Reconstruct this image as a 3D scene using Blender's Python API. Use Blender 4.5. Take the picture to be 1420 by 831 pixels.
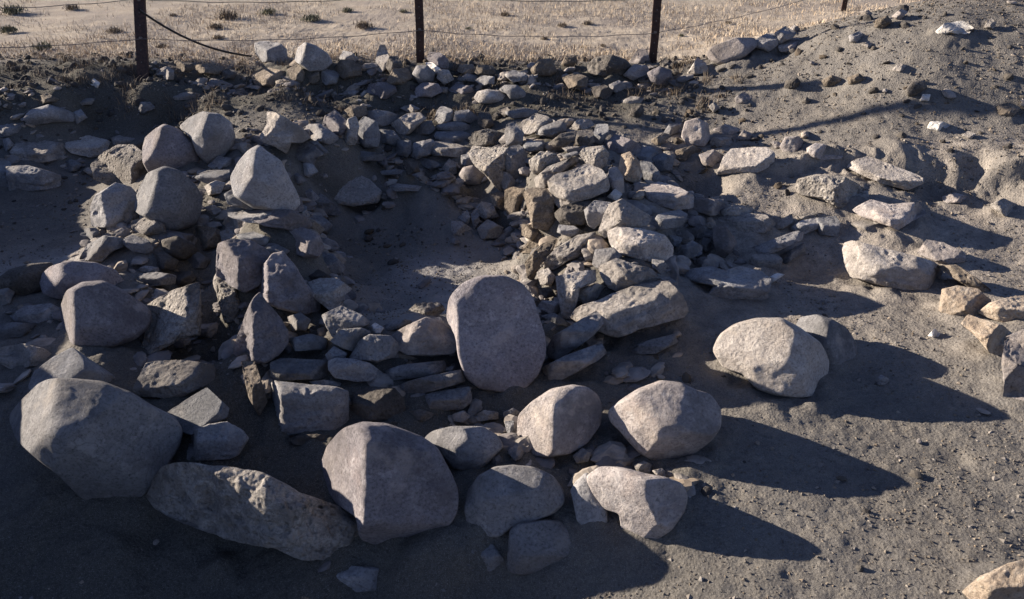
import bpy, math, random, zlib
import numpy as np
from mathutils import Vector
S = bpy.context.scene
for o in list(bpy.data.objects): bpy.data.objects.remove(o)

# ---------------------------------------------------------------- camera, sky, sun, exposure
CAM_Z, PITCH, F = 2.5, math.radians(30), 1100.0        # F: focal length in photo pixels (1420 wide)
cd = bpy.data.cameras.new('camera'); cam = bpy.data.objects.new('camera', cd)
S.collection.objects.link(cam); S.camera = cam
cam.location = (0, 0, CAM_Z); cam.rotation_euler = (math.pi/2-PITCH, 0, 0)
cd.sensor_width = 36; cd.lens = 36*F/1420; cd.clip_start = .05; cd.clip_end = 3000
SUN_EL, SUN_X, SUN_Y = math.radians(15.8), -.947, .322
SUN_AZ = math.atan2(SUN_X, SUN_Y)                      # clockwise from +Y
w = bpy.data.worlds.new('World'); S.world = w; w.use_nodes = True
nt = w.node_tree; bg = nt.nodes['Background']
sky = nt.nodes.new('ShaderNodeTexSky'); sky.sky_type = 'NISHITA'; sky.sun_disc = False
sky.sun_elevation = SUN_EL; sky.sun_rotation = SUN_AZ
sky.altitude = 1200; sky.air_density = 1.0; sky.dust_density = .3; sky.ozone_density = 3.0
wb = nt.nodes.new('ShaderNodeMix'); wb.data_type = 'RGBA'; wb.blend_type = 'MULTIPLY'; wb.inputs[0].default_value = 1; wb.inputs[7].default_value = (1.16, .93, 1.02, 1)
nt.links.new(sky.outputs[0], wb.inputs[6]); nt.links.new(wb.outputs[2], bg.inputs[0]); bg.inputs[1].default_value = .057
sl = bpy.data.lights.new('sun', 'SUN'); so = bpy.data.objects.new('sun', sl); S.collection.objects.link(so)
sl.energy = 5.0; sl.angle = math.radians(.55); sl.color = (1, .885, .75)
sd = Vector((SUN_X*math.cos(SUN_EL), SUN_Y*math.cos(SUN_EL), math.sin(SUN_EL)))
so.rotation_euler = sd.to_track_quat('Z', 'Y').to_euler(); so.location = (-5, 2, 5)
S.view_settings.view_transform = 'Standard'; S.view_settings.look = 'None'
S.view_settings.exposure = 1.63; S.view_settings.gamma = 1

# ---------------------------------------------------------------- maths helpers
CA, SA = math.cos(PITCH), math.sin(PITCH)
CAMP = np.array([0, 0, CAM_Z])
def ray(u, v):                                         # direction through a photo pixel
    a = (v-415.5)/F
    return np.array([(u-710.0)/F, CA-a*SA, -SA-a*CA])
def on_plane(u, v, z):
    r = ray(u, v); return CAMP + r*((z-CAM_Z)/r[2])
def hsh(ix, iy, iz, seed):
    h = (ix.astype(np.int64)*374761393 + iy.astype(np.int64)*668265263 + iz.astype(np.int64)*2147483647 + seed*974634777) & 0xffffffff
    h = ((h ^ (h >> 13))*1274126177) & 0xffffffff
    h = h ^ (h >> 16)
    return (h & 0xffff)/32767.5 - 1.0
def vnoise(p, seed=0):                                 # value noise, -1..1
    i = np.floor(p); f = p-i; f = f*f*f*(f*(f*6-15)+10); i = i.astype(np.int64)
    x, y, z = i[:, 0], i[:, 1], i[:, 2]; fx, fy, fz = f[:, 0], f[:, 1], f[:, 2]
    def L(dy, dz):
        return hsh(x, y+dy, z+dz, seed)*(1-fx) + hsh(x+1, y+dy, z+dz, seed)*fx
    return (L(0, 0)*(1-fy)+L(1, 0)*fy)*(1-fz) + (L(0, 1)*(1-fy)+L(1, 1)*fy)*fz
def fbm(p, seed=0, octv=4, gain=.5):
    s = 0; a = 1; t = 0
    for k in range(octv):
        s = s + a*vnoise(p*(2.03**k)+k*17.3, seed+k); t += a; a *= gain
    return s/t
def mesh(name, co, faces, mat, smooth=True, parent=None, loc=None):
    me = bpy.data.meshes.new(name); co = np.asarray(co, dtype=np.float32); faces = np.asarray(faces)
    n = faces.shape[1]
    me.vertices.add(len(co)); me.vertices.foreach_set('co', co.ravel())
    me.loops.add(faces.size); me.loops.foreach_set('vertex_index', faces.ravel().astype(np.int32))
    me.polygons.add(len(faces)); me.polygons.foreach_set('loop_start', np.arange(0, faces.size, n, dtype=np.int32))
    me.polygons.foreach_set('loop_total', np.full(len(faces), n, dtype=np.int32))
    me.polygons.foreach_set('use_smooth', np.full(len(faces), smooth, dtype=bool))
    me.update(); me.validate()
    me.materials.append(mat)
    o = bpy.data.objects.new(name, me); S.collection.objects.link(o)
    if parent: o.parent = parent
    if loc is not None: o.location = loc
    return o

# ---------------------------------------------------------------- materials
def nodes(name, rough=.92):
    m = bpy.data.materials.new(name); m.use_nodes = True; t = m.node_tree
    b = t.nodes['Principled BSDF']; b.inputs['Roughness'].default_value = rough
    b.inputs['Specular IOR Level'].default_value = .2
    return m, t, b
def N(t, typ, **k):
    n = t.nodes.new(typ)
    for a, v in k.items():
        if a in n.inputs.keys(): n.inputs[a].default_value = v
        else: setattr(n, a, v)
    return n
def noise(t, vec, scale, detail=5, rough=.6):
    n = N(t, 'ShaderNodeTexNoise', Scale=scale, Detail=detail, Roughness=rough); t.links.new(vec, n.inputs['Vector']); return n.outputs['Fac']
def ramp(t, fac, stops):
    r = t.nodes.new('ShaderNodeValToRGB'); t.links.new(fac, r.inputs[0]); e = r.color_ramp.elements
    while len(e) < len(stops): e.new(.5)
    for i, (p, c) in enumerate(stops):
        e[i].position = p; e[i].color = (c, c, c, 1) if isinstance(c, (int, float)) else (*c, 1)
    return r.outputs[0]
def mix(t, fac, a, b, mode='MIX'):
    n = t.nodes.new('ShaderNodeMix'); n.data_type = 'RGBA'; n.blend_type = mode
    for s, v in ((0, fac), (6, a), (7, b)):
        if hasattr(v, 'links'): t.links.new(v, n.inputs[s])
        elif s == 0: n.inputs[0].default_value = v
        else: n.inputs[s].default_value = (*v, 1) if len(v) == 3 else v
    return n.outputs[2]
def bump(t, h, strength, dist, prev=None):
    b = N(t, 'ShaderNodeBump', Strength=strength, Distance=dist); t.links.new(h, b.inputs['Height'])
    if prev is not None: t.links.new(prev, b.inputs['Normal'])
    return b.outputs[0]
def stone_mat(name, ca, cb, dust, dustamt=.45, pits=0.0, grain=1.0, rust=0.0, crack=0, cs=6.0):
    m, t, b = nodes(name)
    tc = N(t, 'ShaderNodeTexCoord'); oi = N(t, 'ShaderNodeObjectInfo')
    vm = N(t, 'ShaderNodeVectorMath', operation='MULTIPLY_ADD'); t.links.new(oi.outputs['Random'], vm.inputs[0])
    vm.inputs[1].default_value = (37, 61, 83); t.links.new(tc.outputs['Object'], vm.inputs[2]); v = vm.outputs[0]
    n1 = noise(t, v, 3.2, 6, .62); n2 = noise(t, v, 14, 6, .7); n3 = noise(t, v, 70, 5, .75); n4 = noise(t, v, 260, 3, .7)
    c = mix(t, ramp(t, n1, [(.32, 0), (.68, 1)]), ca, cb)
    c = mix(t, ramp(t, n2, [(.50, 0), (.50+.25*(1.05-dustamt), dustamt)]), c, dust)
    if rust: c = mix(t, ramp(t, noise(t, v, 6, 4, .6), [(.55, 0), (.75, rust)]), c, (.30, .17, .09))
    c = mix(t, ramp(t, n3, [(.33, .8), (.49, 0)]), c, tuple(x*.40 for x in ca))
    c = mix(t, ramp(t, n3, [(.54, 0), (.70, .45)]), c, tuple(min(.7, x*1.2) for x in dust))
    c = mix(t, ramp(t, n4, [(.60, 0), (.78, .5)]), c, tuple(min(.75, x*1.35) for x in dust))
    c = mix(t, ramp(t, noise(t, v, 8.5, 7, .72), [(.585, 0), (.615, .5)]), c, tuple(min(.7, x*1.12) for x in dust))
    c = mix(t, ramp(t, noise(t, v, 1.4, 6, .7), [(.38, .75), (.50, 0)]), c, tuple(x*.55 for x in ca))
    c = mix(t, ramp(t, noise(t, v, 4.3, 6, .7), [(.56, 0), (.68, .55)]), c, tuple(x*y for x, y in zip(dust, (1.06, .99, .90))))
    c = mix(t, ramp(t, noise(t, v, 2.1, 5, .65), [(.50, 0), (.72, .55)]), c, (.155, .13, .108))
    hs = N(t, 'ShaderNodeHueSaturation'); t.links.new(c, hs.inputs['Color'])
    mr = N(t, 'ShaderNodeMapRange'); t.links.new(oi.outputs['Random'], mr.inputs[0]); mr.inputs[3].default_value = .70; mr.inputs[4].default_value = 1.22
    t.links.new(mr.outputs[0], hs.inputs['Value']); t.links.new(hs.outputs[0], b.inputs['Base Color'])
    if crack:
        wv = N(t, 'ShaderNodeVectorMath', operation='MULTIPLY_ADD'); wn = N(t, 'ShaderNodeTexNoise', Scale=5.0, Detail=3.0); t.links.new(v, wn.inputs['Vector'])
        t.links.new(wn.outputs['Color'], wv.inputs[0]); wv.inputs[1].default_value = (.16, .16, .16); t.links.new(v, wv.inputs[2])
        ve = N(t, 'ShaderNodeTexVoronoi', feature='DISTANCE_TO_EDGE', Scale=cs); t.links.new(wv.outputs[0], ve.inputs['Vector'])
        cf = ramp(t, ve.outputs['Distance'], [(.0, 1), (.003*cs, 0)])
        mk = N(t, 'ShaderNodeMath', operation='MULTIPLY'); t.links.new(cf, mk.inputs[0]); t.links.new(ramp(t, n1, [(.45, 0), (.6, crack)]), mk.inputs[1])
        c2 = mix(t, mk.outputs[0], c, tuple(x*.3 for x in ca)); t.links.new(c2, hs.inputs['Color'])
    nm = bump(t, n2, .75*grain, .022); nm = bump(t, n3, 1.0*grain, .0085, nm); nm = bump(t, n4, .9, .0025, nm)
    if pits:
        vo = N(t, 'ShaderNodeTexVoronoi', Scale=34.0); t.links.new(v, vo.inputs['Vector'])
        nm = bump(t, ramp(t, vo.outputs['Distance'], [(.15, 0), (.5, 1)]), pits, .010, nm)
    t.links.new(nm, b.inputs['Normal']); return m
M = {
 'g': stone_mat('grey_andesite', (.175, .17, .17), (.275, .265, .26), (.36, .345, .33), .42, crack=.45, cs=3.0),
 'v': stone_mat('violet_grey_andesite', (.15, .135, .14), (.225, .205, .21), (.33, .305, .30), .38, rust=.14, crack=.4, cs=2.6),
 't': stone_mat('pinkish_tan_stone', (.23, .205, .195), (.32, .285, .265), (.41, .375, .345), .5, rust=.25, crack=.35, cs=2.8),
 'p': stone_mat('pale_limestone', (.27, .245, .22), (.37, .335, .30), (.48, .445, .40), .55, .35, 1.5, crack=.5),
 'q': stone_mat('pitted_tufa', (.25, .225, .20), (.36, .33, .29), (.48, .44, .39), .75, 1.0, 1.9, crack=.5),
 'c': stone_mat('cream_stone', (.33, .295, .265), (.44, .40, .36), (.54, .495, .445), .55, .3, 1.3, crack=.45, cs=3.2),
 's': stone_mat('blue_grey_slate', (.165, .165, .17), (.25, .247, .245), (.33, .32, .31), .4),
 'o': stone_mat('ochre_stone', (.29, .225, .165), (.37, .30, .23), (.43, .385, .325), .5, .3),
 'w': stone_mat('white_chalky_stone', (.50, .47, .43), (.62, .59, .54), (.7, .67, .62), .5, .2),
 'd': stone_mat('dark_brown_stone', (.085, .075, .065), (.14, .125, .11), (.21, .19, .165), .4, .3, 1.3),
 'b': stone_mat('brown_earthy_stone', (.16, .13, .10), (.24, .20, .155), (.33, .28, .225), .5, .4, 1.5),
}
def soil_mat():
    m, t, b = nodes('dry_soil', .96); b.inputs['Specular IOR Level'].default_value = .1
    g = N(t, 'ShaderNodeNewGeometry'); v = g.outputs['Position']
    at = N(t, 'ShaderNodeAttribute', attribute_name='cover')
    sp = N(t, 'ShaderNodeSeparateColor'); t.links.new(at.outputs['Color'], sp.inputs[0])
    n1 = noise(t, v, 1.3, 6, .6); n2 = noise(t, v, 9, 6, .65); n3 = noise(t, v, 55, 6, .75); n4 = noise(t, v, 210, 4, .75)
    c = mix(t, ramp(t, n1, [(.35, 0), (.65, 1)]), (.115, .107, .097), (.172, .159, .142))
    c = mix(t, ramp(t, n2, [(.45, 0), (.72, .6)]), c, (.22, .195, .16))
    pale = mix(t, ramp(t, n2, [(.3, 0), (.7, 1)]), (.235, .20, .165), (.35, .31, .265))
    f = N(t, 'ShaderNodeMath', operation='MULTIPLY'); t.links.new(sp.outputs[1], f.inputs[0]); t.links.new(ramp(t, n2, [(.28, .35), (.6, 1)]), f.inputs[1])
    c = mix(t, f.outputs[0], c, pale)
    dark = mix(t, ramp(t, n3, [(.3, 0), (.7, 1)]), (.04, .037, .03), (.095, .088, .07))  # dark trench and berm soil, also carries the painted shade of the gaps
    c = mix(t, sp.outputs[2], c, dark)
    straw = mix(t, ramp(t, noise(t, v, 5, 6, .7), [(.3, 0), (.7, 1)]), (.33, .27, .20), (.47, .405, .32))
    straw = mix(t, ramp(t, n1, [(.42, 0), (.62, .75)]), straw, (.25, .215, .185))
    c = mix(t, sp.outputs[0], c, straw)
    c = mix(t, ramp(t, n3, [(.28, .6), (.5, 0)]), c, (.045, .04, .035))
    c = mix(t, ramp(t, n4, [(.55, 0), (.68, .6)]), c, (.33, .305, .275))
    c = mix(t, ramp(t, n4, [(.33, .75), (.47, 0)]), c, (.05, .045, .04))
    c = mix(t, at.outputs['Alpha'], c, mix(t, ramp(t, n2, [(.3, 0), (.7, 1)]), (.26, .245, .235), (.40, .38, .36)))
    t.links.new(c, b.inputs['Base Color'])
    vo = N(t, 'ShaderNodeTexVoronoi', Scale=60.0); t.links.new(v, vo.inputs['Vector'])
    nm = bump(t, ramp(t, vo.outputs['Distance'], [(.0, 1), (.6, 0)]), .6, .007); nm = bump(t, n2, .5, .02, nm); nm = bump(t, n3, .7, .009, nm); nm = bump(t, n4, 1.0, .0035, nm)
    t.links.new(nm, b.inputs['Normal']); return m
def simple_mat(name, ca, cb, scale=30, rough=.85, bs=.5, metal=0, rnd=False):
    m, t, b = nodes(name, rough); tc = N(t, 'ShaderNodeTexCoord'); v = tc.outputs['Object']
    n = noise(t, v, scale, 5, .65); c = mix(t, ramp(t, n, [(.3, 0), (.7, 1)]), ca, cb)
    if rnd:
        gi = N(t, 'ShaderNodeNewGeometry'); c2 = ramp(t, gi.outputs['Random Per Island'], [(0, (.50, .49, .52)), (.4, (.85, .84, .84)), (.75, (1.0, .95, .88)), (1, (1.0, .86, .70))])
        c = mix(t, 1.0, c, c2, 'MULTIPLY')
    t.links.new(c, b.inputs['Base Color']); b.inputs['Metallic'].default_value = metal
    t.links.new(bump(t, n, bs, .003), b.inputs['Normal']); return m
SOIL = soil_mat()
M['gravel'] = simple_mat('mixed_gravel', (.14, .13, .118), (.27, .25, .225), 4, .9, .6, rnd=True)
M['lumps'] = simple_mat('dark_earth_lumps', (.045, .041, .036), (.10, .091, .08), 6, .95, .8, rnd=True)
M['rub'] = simple_mat('broken_rubble', (.14, .13, .12), (.36, .33, .30), 9, .95, .8, rnd=True)
M['clods'] = simple_mat('soil_crumbs', (.10, .09, .078), (.19, .17, .145), 6, .95, .8, rnd=True)
M['straw'] = simple_mat('dry_straw', (.38, .315, .235), (.54, .465, .36), 2, .8, .1, rnd=True)
M['weed'] = simple_mat('grey_green_leaves', (.10, .11, .075), (.19, .19, .13), 3, .8, .1, rnd=True)
M['twig'] = simple_mat('dead_twigs', (.13, .105, .08), (.24, .20, .15), 3, .8, .1, rnd=True)
M['post'] = simple_mat('rusting_dark_steel', (.016, .012, .012), (.075, .040, .030), 40, .65, .4)
M['wire'] = simple_mat('weathered_wire', (.10, .09, .085), (.20, .18, .17), 40, .5, .2, .6)
M['cable'] = simple_mat('black_cable', (.015, .014, .014), (.03, .028, .026), 40, .6, .2)
# ---------------------------------------------------------------- terrain: spot heights, interpolated
SPOT = """750,831,-.26 640,815,-.30 1000,831,-.04 1420,831,.03 1200,650,0 1000,650,0 860,800,-.13 800,770,-.13 1420,650,.03 1400,580,.04 1200,560,0 1250,450,.03 1100,420,.02
1000,440,0 950,500,-.03 880,500,-.05 830,560,-.05 700,620,-.06 680,570,-.10 560,600,-.10 450,620,-.12 350,600,-.12 640,775,-.18 560,790,-.25 450,790,-.30
300,790,-.37 150,770,-.30 0,760,-.28 0,660,-.22 0,831,-.36 40,610,-.12 500,831,-.42 700,831,-.33 280,650,-.12 250,605,-.08 200,560,-.02 300,831,-.45 205,712,-.30 240,728,-.37 285,752,-.38 330,765,-.40 380,795,-.38
100,530,0 120,490,.02 60,430,0 30,510,-.05 200,400,.05 240,330,.10 160,330,.08 300,240,.20 240,250,.15 210,500,-.08 0,460,-.05
60,300,-.17 120,290,-.14 30,345,-.16 90,265,-.15 0,300,-.17 0,360,-.14 140,320,-.05 90,350,-.10
50,265,-.12 120,228,-.08 0,262,-.10 0,200,.10 90,195,.10 160,182,.12 230,170,.15 100,128,.46 0,128,.48 200,122,.46 0,98,.50 200,104,.47 100,98,.50 0,155,.25 120,165,.2
340,150,.17 440,150,.17 560,146,.22 680,152,.26 400,124,.43 300,124,.44 560,114,.42 700,124,.40 250,95,.49 430,95,.50 550,92,.47 700,100,.45 850,100,.46 900,92,.44
360,215,.30 350,290,.40 340,350,.27 330,400,.15 350,480,.08 400,400,.13 345,545,-.02 300,500,-.2 285,400,-.15 300,450,-.20 292,350,-.06 400,230,.25 420,300,.10 395,298,.41
470,300,-0.21 560,300,-0.22 640,330,-0.22 700,360,-0.22 560,380,-0.22 520,430,-0.22 640,400,-0.22 600,278,-.18 490,262,-.08 445,345,-.2 450,305,-.2 456,330,-.21 480,388,-.21 425,302,.28 432,345,.24 560,268,-.16 622,264,-.13 664,283,-.18 704,316,-.20 720,352,-.21 728,382,-.2 738,300,.06 754,350,-.02 462,400,.0 585,250,.05 560,232,.15 480,208,.25 620,238,.12 700,322,-0.19 662,292,-.12 600,415,-.15
520,455,.10 600,446,.08 480,480,.10 430,500,.05 560,505,.03 430,605,-.13 600,575,-.10 500,590,-.11 400,500,.04 420,460,.06
700,200,.30 760,200,.33 830,200,.30 740,230,.30 800,260,.34 750,300,.18 860,300,.30 880,340,.26 800,350,.18 760,385,.02 840,400,.18 900,400,.16 800,442,.05 900,465,-.02 960,300,.18 930,360,.10 960,350,.03 1000,310,.13 985,365,.01 850,460,.0 760,440,-.08 770,340,.12
1000,395,0 955,262,.06 940,245,.12 985,245,.17 1040,262,.17 1040,240,.20 1100,285,.14 1150,295,.14 1050,375,.04 1110,370,-.04 1150,395,-.02 1150,350,.0 1200,305,.13 1250,275,.2 1350,310,.13 1420,310,.16 1300,345,.07 1420,370,.04 1330,440,.06 1420,440,.12 1380,520,.07 1420,570,.05
1240,244,.24 1300,264,.19 1250,208,.41 1350,220,.41 1420,232,.41 1160,215,.33 1180,260,.22 1380,270,.22
1050,175,.30 1100,172,.36 1200,190,.42 1300,192,.44 1420,200,.45 960,145,.34 900,150,.33 850,150,.30 1000,110,.50 1100,105,.60 1200,105,.70 1300,105,.77 1420,100,.82 1200,62,.88 1300,50,1.00 1420,45,1.05 1080,76,.64 1150,130,.53 1250,150,.57 1350,150,.59 1420,150,.60 960,108,.46
1078,61,.74 1140,48,.87 1200,36,.98 1300,9,1.12 1420,3,1.17
60,60,.42 500,50,.42 900,50,.42 300,70,.43 700,80,.43 950,85,.44"""
pts = []
for tok in SPOT.split():
    a, b, c = map(float, tok.split(',')); pts.append(on_plane(a, b, c))
for t in range(-6, 20, 2): pts.append(np.array([t*1.0, 12.5, .42]))
pts += [np.array(p) for p in [(2.5, 10.2, .42), (3.5, 10.4, .45), (5, 10.8, .6), (3.2, 9.3, .62), (4.6, 9.4, .95), (6.5, 8.6, 1.2), (8.5, 8.4, .8), (11, 8, .42), (7, 6.3, .7), (7.5, 4.5, .3), (6, 3, .1),
    (5, 1, .05), (0, 0, -.05), (2, .3, 0), (-2, 0, -.3), (-3.6, .4, .05), (0, -3, 0), (-4, -3, .2), (5, -3, .05),
    (-3.3, 2.3, .36), (-3.7, 3.1, .56), (-4.3, 4.0, .68), (-4.9, 5.0, .78), (-5.6, 6.0, .75), (-6.4, 7.2, .5), (-2.75, 2.6, -.12), (-3.2, 3.6, -.1), (-3.9, 4.8, -.1), (-4.6, 5.9, 0), (-3.0, 1.5, .05),  # unseen bank past the left edge, raised to shade the ground beside it
    (-5.5, 3, .5), (-7, 5, .45), (-8, 8, .42), (-8, 0, .42), (-12, 4, .42), (-5.5, 8.5, .45), (12, 3, .3), (16, 12, .42), (-12, 12, .42), (16, -3, .3), (-12, -6, .42), (0, -8, .2)]]
P = np.array(pts)
d = np.sqrt(((P[:, None, :2]-P[None, :, :2])**2).sum(-1)+.0016)
A = np.zeros((len(P)+1,)*2); A[:-1, :-1] = -d + np.eye(len(P))*.004; A[-1, :-1] = 1; A[:-1, -1] = 1
WTS = np.linalg.solve(A, np.append(P[:, 2], 0))
def H0(x, y):
    x = np.asarray(x, float); y = np.asarray(y, float); out = np.full(x.shape, WTS[-1])
    for i in range(len(P)): out -= WTS[i]*np.sqrt((x-P[i, 0])**2+(y-P[i, 1])**2+.0016)
    far = np.clip((np.maximum(np.abs(x)-9, y-11.5))/3, 0, 1); far = np.maximum(far, np.clip((-4-y)/3, 0, 1))
    out = out*(1-far)+.42*far
    for (u, v, z, r, dep) in HOLES:
        c = on_plane(u, v, z); out -= dep*np.exp(-(((x-c[0])**2+(y-c[1])**2)/r**2)**1.5)
    return out
HOLES = [(1348, 240, .30, .11, .16), (1110, 372, -.02, .22, .05), (1325, 640, 0, .06, .02), (972, 268, .06, .20, .17)]
def wallness(x, y, base=.0015):
    def band(pts_, w):
        d = np.full(x.shape, 9.0)
        for (a, b) in zip(pts_[:-1], pts_[1:]):
            a = np.array(a); b = np.array(b); ab = b-a; t = np.clip(((x-a[0])*ab[0]+(y-a[1])*ab[1])/(ab@ab), 0, 1)
            d = np.minimum(d, np.hypot(x-a[0]-t*ab[0], y-a[1]-t*ab[1]))
        return np.exp(-(d/w)**2)
    g = lambda u, v, z: tuple(on_plane(u, v, z)[:2])
    right = band([g(740, 190, .3), g(800, 250, .3), g(840, 320, .25), g(830, 430, .1)], .28)
    inner = band([g(672, 268, .05), g(712, 290, 0), (g(738, 335, -.02)), g(752, 385, -.05), g(765, 430, -.1)], .10)
    inner = np.maximum(inner, band([g(418, 235, .28), g(428, 275, .25), g(436, 325, .12), g(462, 385, -.02), g(490, 430, -.05)], .11))
    inner = np.maximum(inner, .9*band([g(440, 225, .22), g(520, 232, .15), g(610, 248, .08), g(650, 262, .05)], .09))
    outer = band([g(900, 230, .2), g(960, 300, .15), g(960, 350, .1)], .22)
    farw = band([g(380, 195, .3), g(500, 190, .28), g(620, 195, .28), g(740, 190, .3)], .20)
    left = band([g(370, 220, .3), g(370, 300, .3), g(370, 400, .2), g(410, 480, .05)], .19)
    gap = band([g(280, 235, .2), g(250, 330, .1), g(230, 400, .0), g(250, 480, -.05)], .16)
    line = band([g(180, 300, .1), g(130, 400, .05), g(60, 440, 0)], .18)
    near = 1.5*band([g(400, 530, 0), g(500, 500, .05), g(620, 500, 0), g(780, 470, 0)], .15)
    foot = band([g(640, 575, -.08), g(800, 640, -.04), g(910, 655, 0)], .10)
    berm = band([g(240, 100, .48), g(430, 100, .48), g(700, 108, .44), g(930, 110, .45)], .17)
    bank = band([g(0, 180, .15), g(130, 200, .12)], .2)
    return np.clip(1.15*right+1.1*inner+.7*outer+1.05*farw+1.1*left+.8*gap+.55*line+.8*near+.7*foot+.75*berm+.4*bank+base, 0, 1)
def masks(x, y):
    """straw field, pale dusty soil, dark soil with shade painted into it: where each kind of ground lies"""
    p = np.stack([x, y, 0*x], 1)
    n = fbm(p*1.2, 5, 4); n2 = fbm(p*3.0, 9, 4)
    yb = 8.45 + .10*(x+3)*0 + .18*n + np.where(x > 2.2, (x-2.2)*.9, 0)
    straw = np.clip((y-yb)/.25, 0, 1)*np.clip(1.0+n2*.4, 0, 1)
    def blob(cx, cy, rx, ry): return np.exp(-(((x-cx)/rx)**2+((y-cy)/ry)**2))
    pale = np.clip(blob(2.6, 5.0, 1.6, .65)*1.0+blob(3.6, 5.9, 2.2, .22)*.7+blob(1.0, 4.9, .7, .8)*.9+blob(1.6, 3.95, .6, .3)*.5+blob(-.9, 2.9, .3, .8)*.35+.0+blob(-3.2, 4.9, .9, .7)*.6+blob(3.0, 4.0, 1.0, .5)*.4+blob(1.5, 6.6, 1.0, .5)*.5+blob(-1.5, 5.1, .25, .5)*.5, 0, 1)
    pale = np.clip(pale*(1+n2*.9), 0, 1)
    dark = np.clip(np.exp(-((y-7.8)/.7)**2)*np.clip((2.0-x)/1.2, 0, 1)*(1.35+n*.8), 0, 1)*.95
    dark = np.maximum(dark, .85*np.clip(1.3*blob(-1.7, 2.2, 1.9, .75)+1.2*blob(-1.55, 3.9, .55, 1.3)+blob(-.3, 3.3, .8, .45)+.8*blob(-2.6, 5.6, 1.6, .5)*(1+n), 0, 1))  # dark trench soil, deepened to paint shade into the left gaps and hollows
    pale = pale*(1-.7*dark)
    dark = np.maximum(dark, .8*np.clip(1.2*wallness(x, y, 0)-.1, 0, 1)*(y < 7.4)*np.clip((1.25-x)/.4+.35, .35, 1))  # soil colour darkened along the walls to imitate shade between stones
    floor = np.clip(1.5*blob(-.45, 4.75, .5, .75)+.6*blob(-3.2, 4.9, .7, .5), 0, 1)*np.clip(.75+n2*.8, 0, 1)*.8
    return straw, pale, dark*(1-floor), floor
LX = [on_plane(u, v, z)[:2] for u, v, z in ((1075, 214, .33), (1140, 208, .35), (1250, 217, .37), (1350, 226, .37), (1420, 232, .37), (1700, 250, .35))]
def ledge(x): return np.interp(x, [p[0] for p in LX], [p[1] for p in LX])
def relief(x, y):
    p = np.stack([x, y, 0*x], 1)
    near = np.clip((14-y)/4, .15, 1)
    big = fbm(p*1.7, 21, 3)*.022
    mid = fbm(p*7, 31, 4, .55)
    mound = np.clip((x-1.2)/1.2, 0, 1)*np.clip((y-5.0)/.8, 0, 1)
    lump = np.clip(mid, -.3, 1)*(.014+.004*mound)
    ye = ledge(x)-.10+.07*fbm(np.stack([x*4, 0*x, 0*x], 1), 37, 3); mk = np.clip((x-1.9)/.3, 0, 1); sm = lambda q: np.clip(q, 0, 1)**2*(3-2*np.clip(q, 0, 1))
    cut = mk*.13*(sm((y-ye)/.05+.5)-sm((y-ye)/.75+.5))
    bank = np.exp(-((y-ye)/.14)**2)*mk
    rid = 1-np.abs(fbm(p*9, 41, 3)); cl = np.abs(vnoise(p*23, 51))*.005
    fine = fbm(p*42, 61, 3, .6)*.0065
    berm = np.exp(-((y-8.05)/.45)**2)*np.clip((2.8-x)/1, 0, 1)
    return (big+lump+cl+fine)*near + cut + bank*(rid-.8)*.09 + berm*(fbm(p*4, 71, 4)*.09)
def H(x, y): return H0(x, y)+relief(x, y)-.06*wallness(x, y, 0)     # soil washed out between the wall stones
def hit(u, v):                                          # where the sight line of a photo pixel meets the ground
    u = np.atleast_1d(np.asarray(u, float)); v = np.atleast_1d(np.asarray(v, float))
    a = (v-415.5)/F; R = np.stack([(u-710)/F, CA-a*SA, -SA-a*CA], 1)
    ts = np.linspace(1.8, 16, 900); out = np.full(len(u), 16.0); done = np.zeros(len(u), bool); prev = None
    X = R[:, None, 0]*ts; Y = R[:, None, 1]*ts; Z = CAM_Z+R[:, None, 2]*ts
    g = Z-H0(X.ravel(), Y.ravel()).reshape(X.shape)
    k = np.argmax(g < 0, axis=1); k = np.where(k == 0, 899, k)
    i = np.arange(len(u)); g1 = g[i, k-1]; g2 = g[i, k]; t = ts[k-1]+(ts[k]-ts[k-1])*np.clip(g1/(g1-g2+1e-9), 0, 1)
    return t, CAMP+R*t[:, None]
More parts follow.
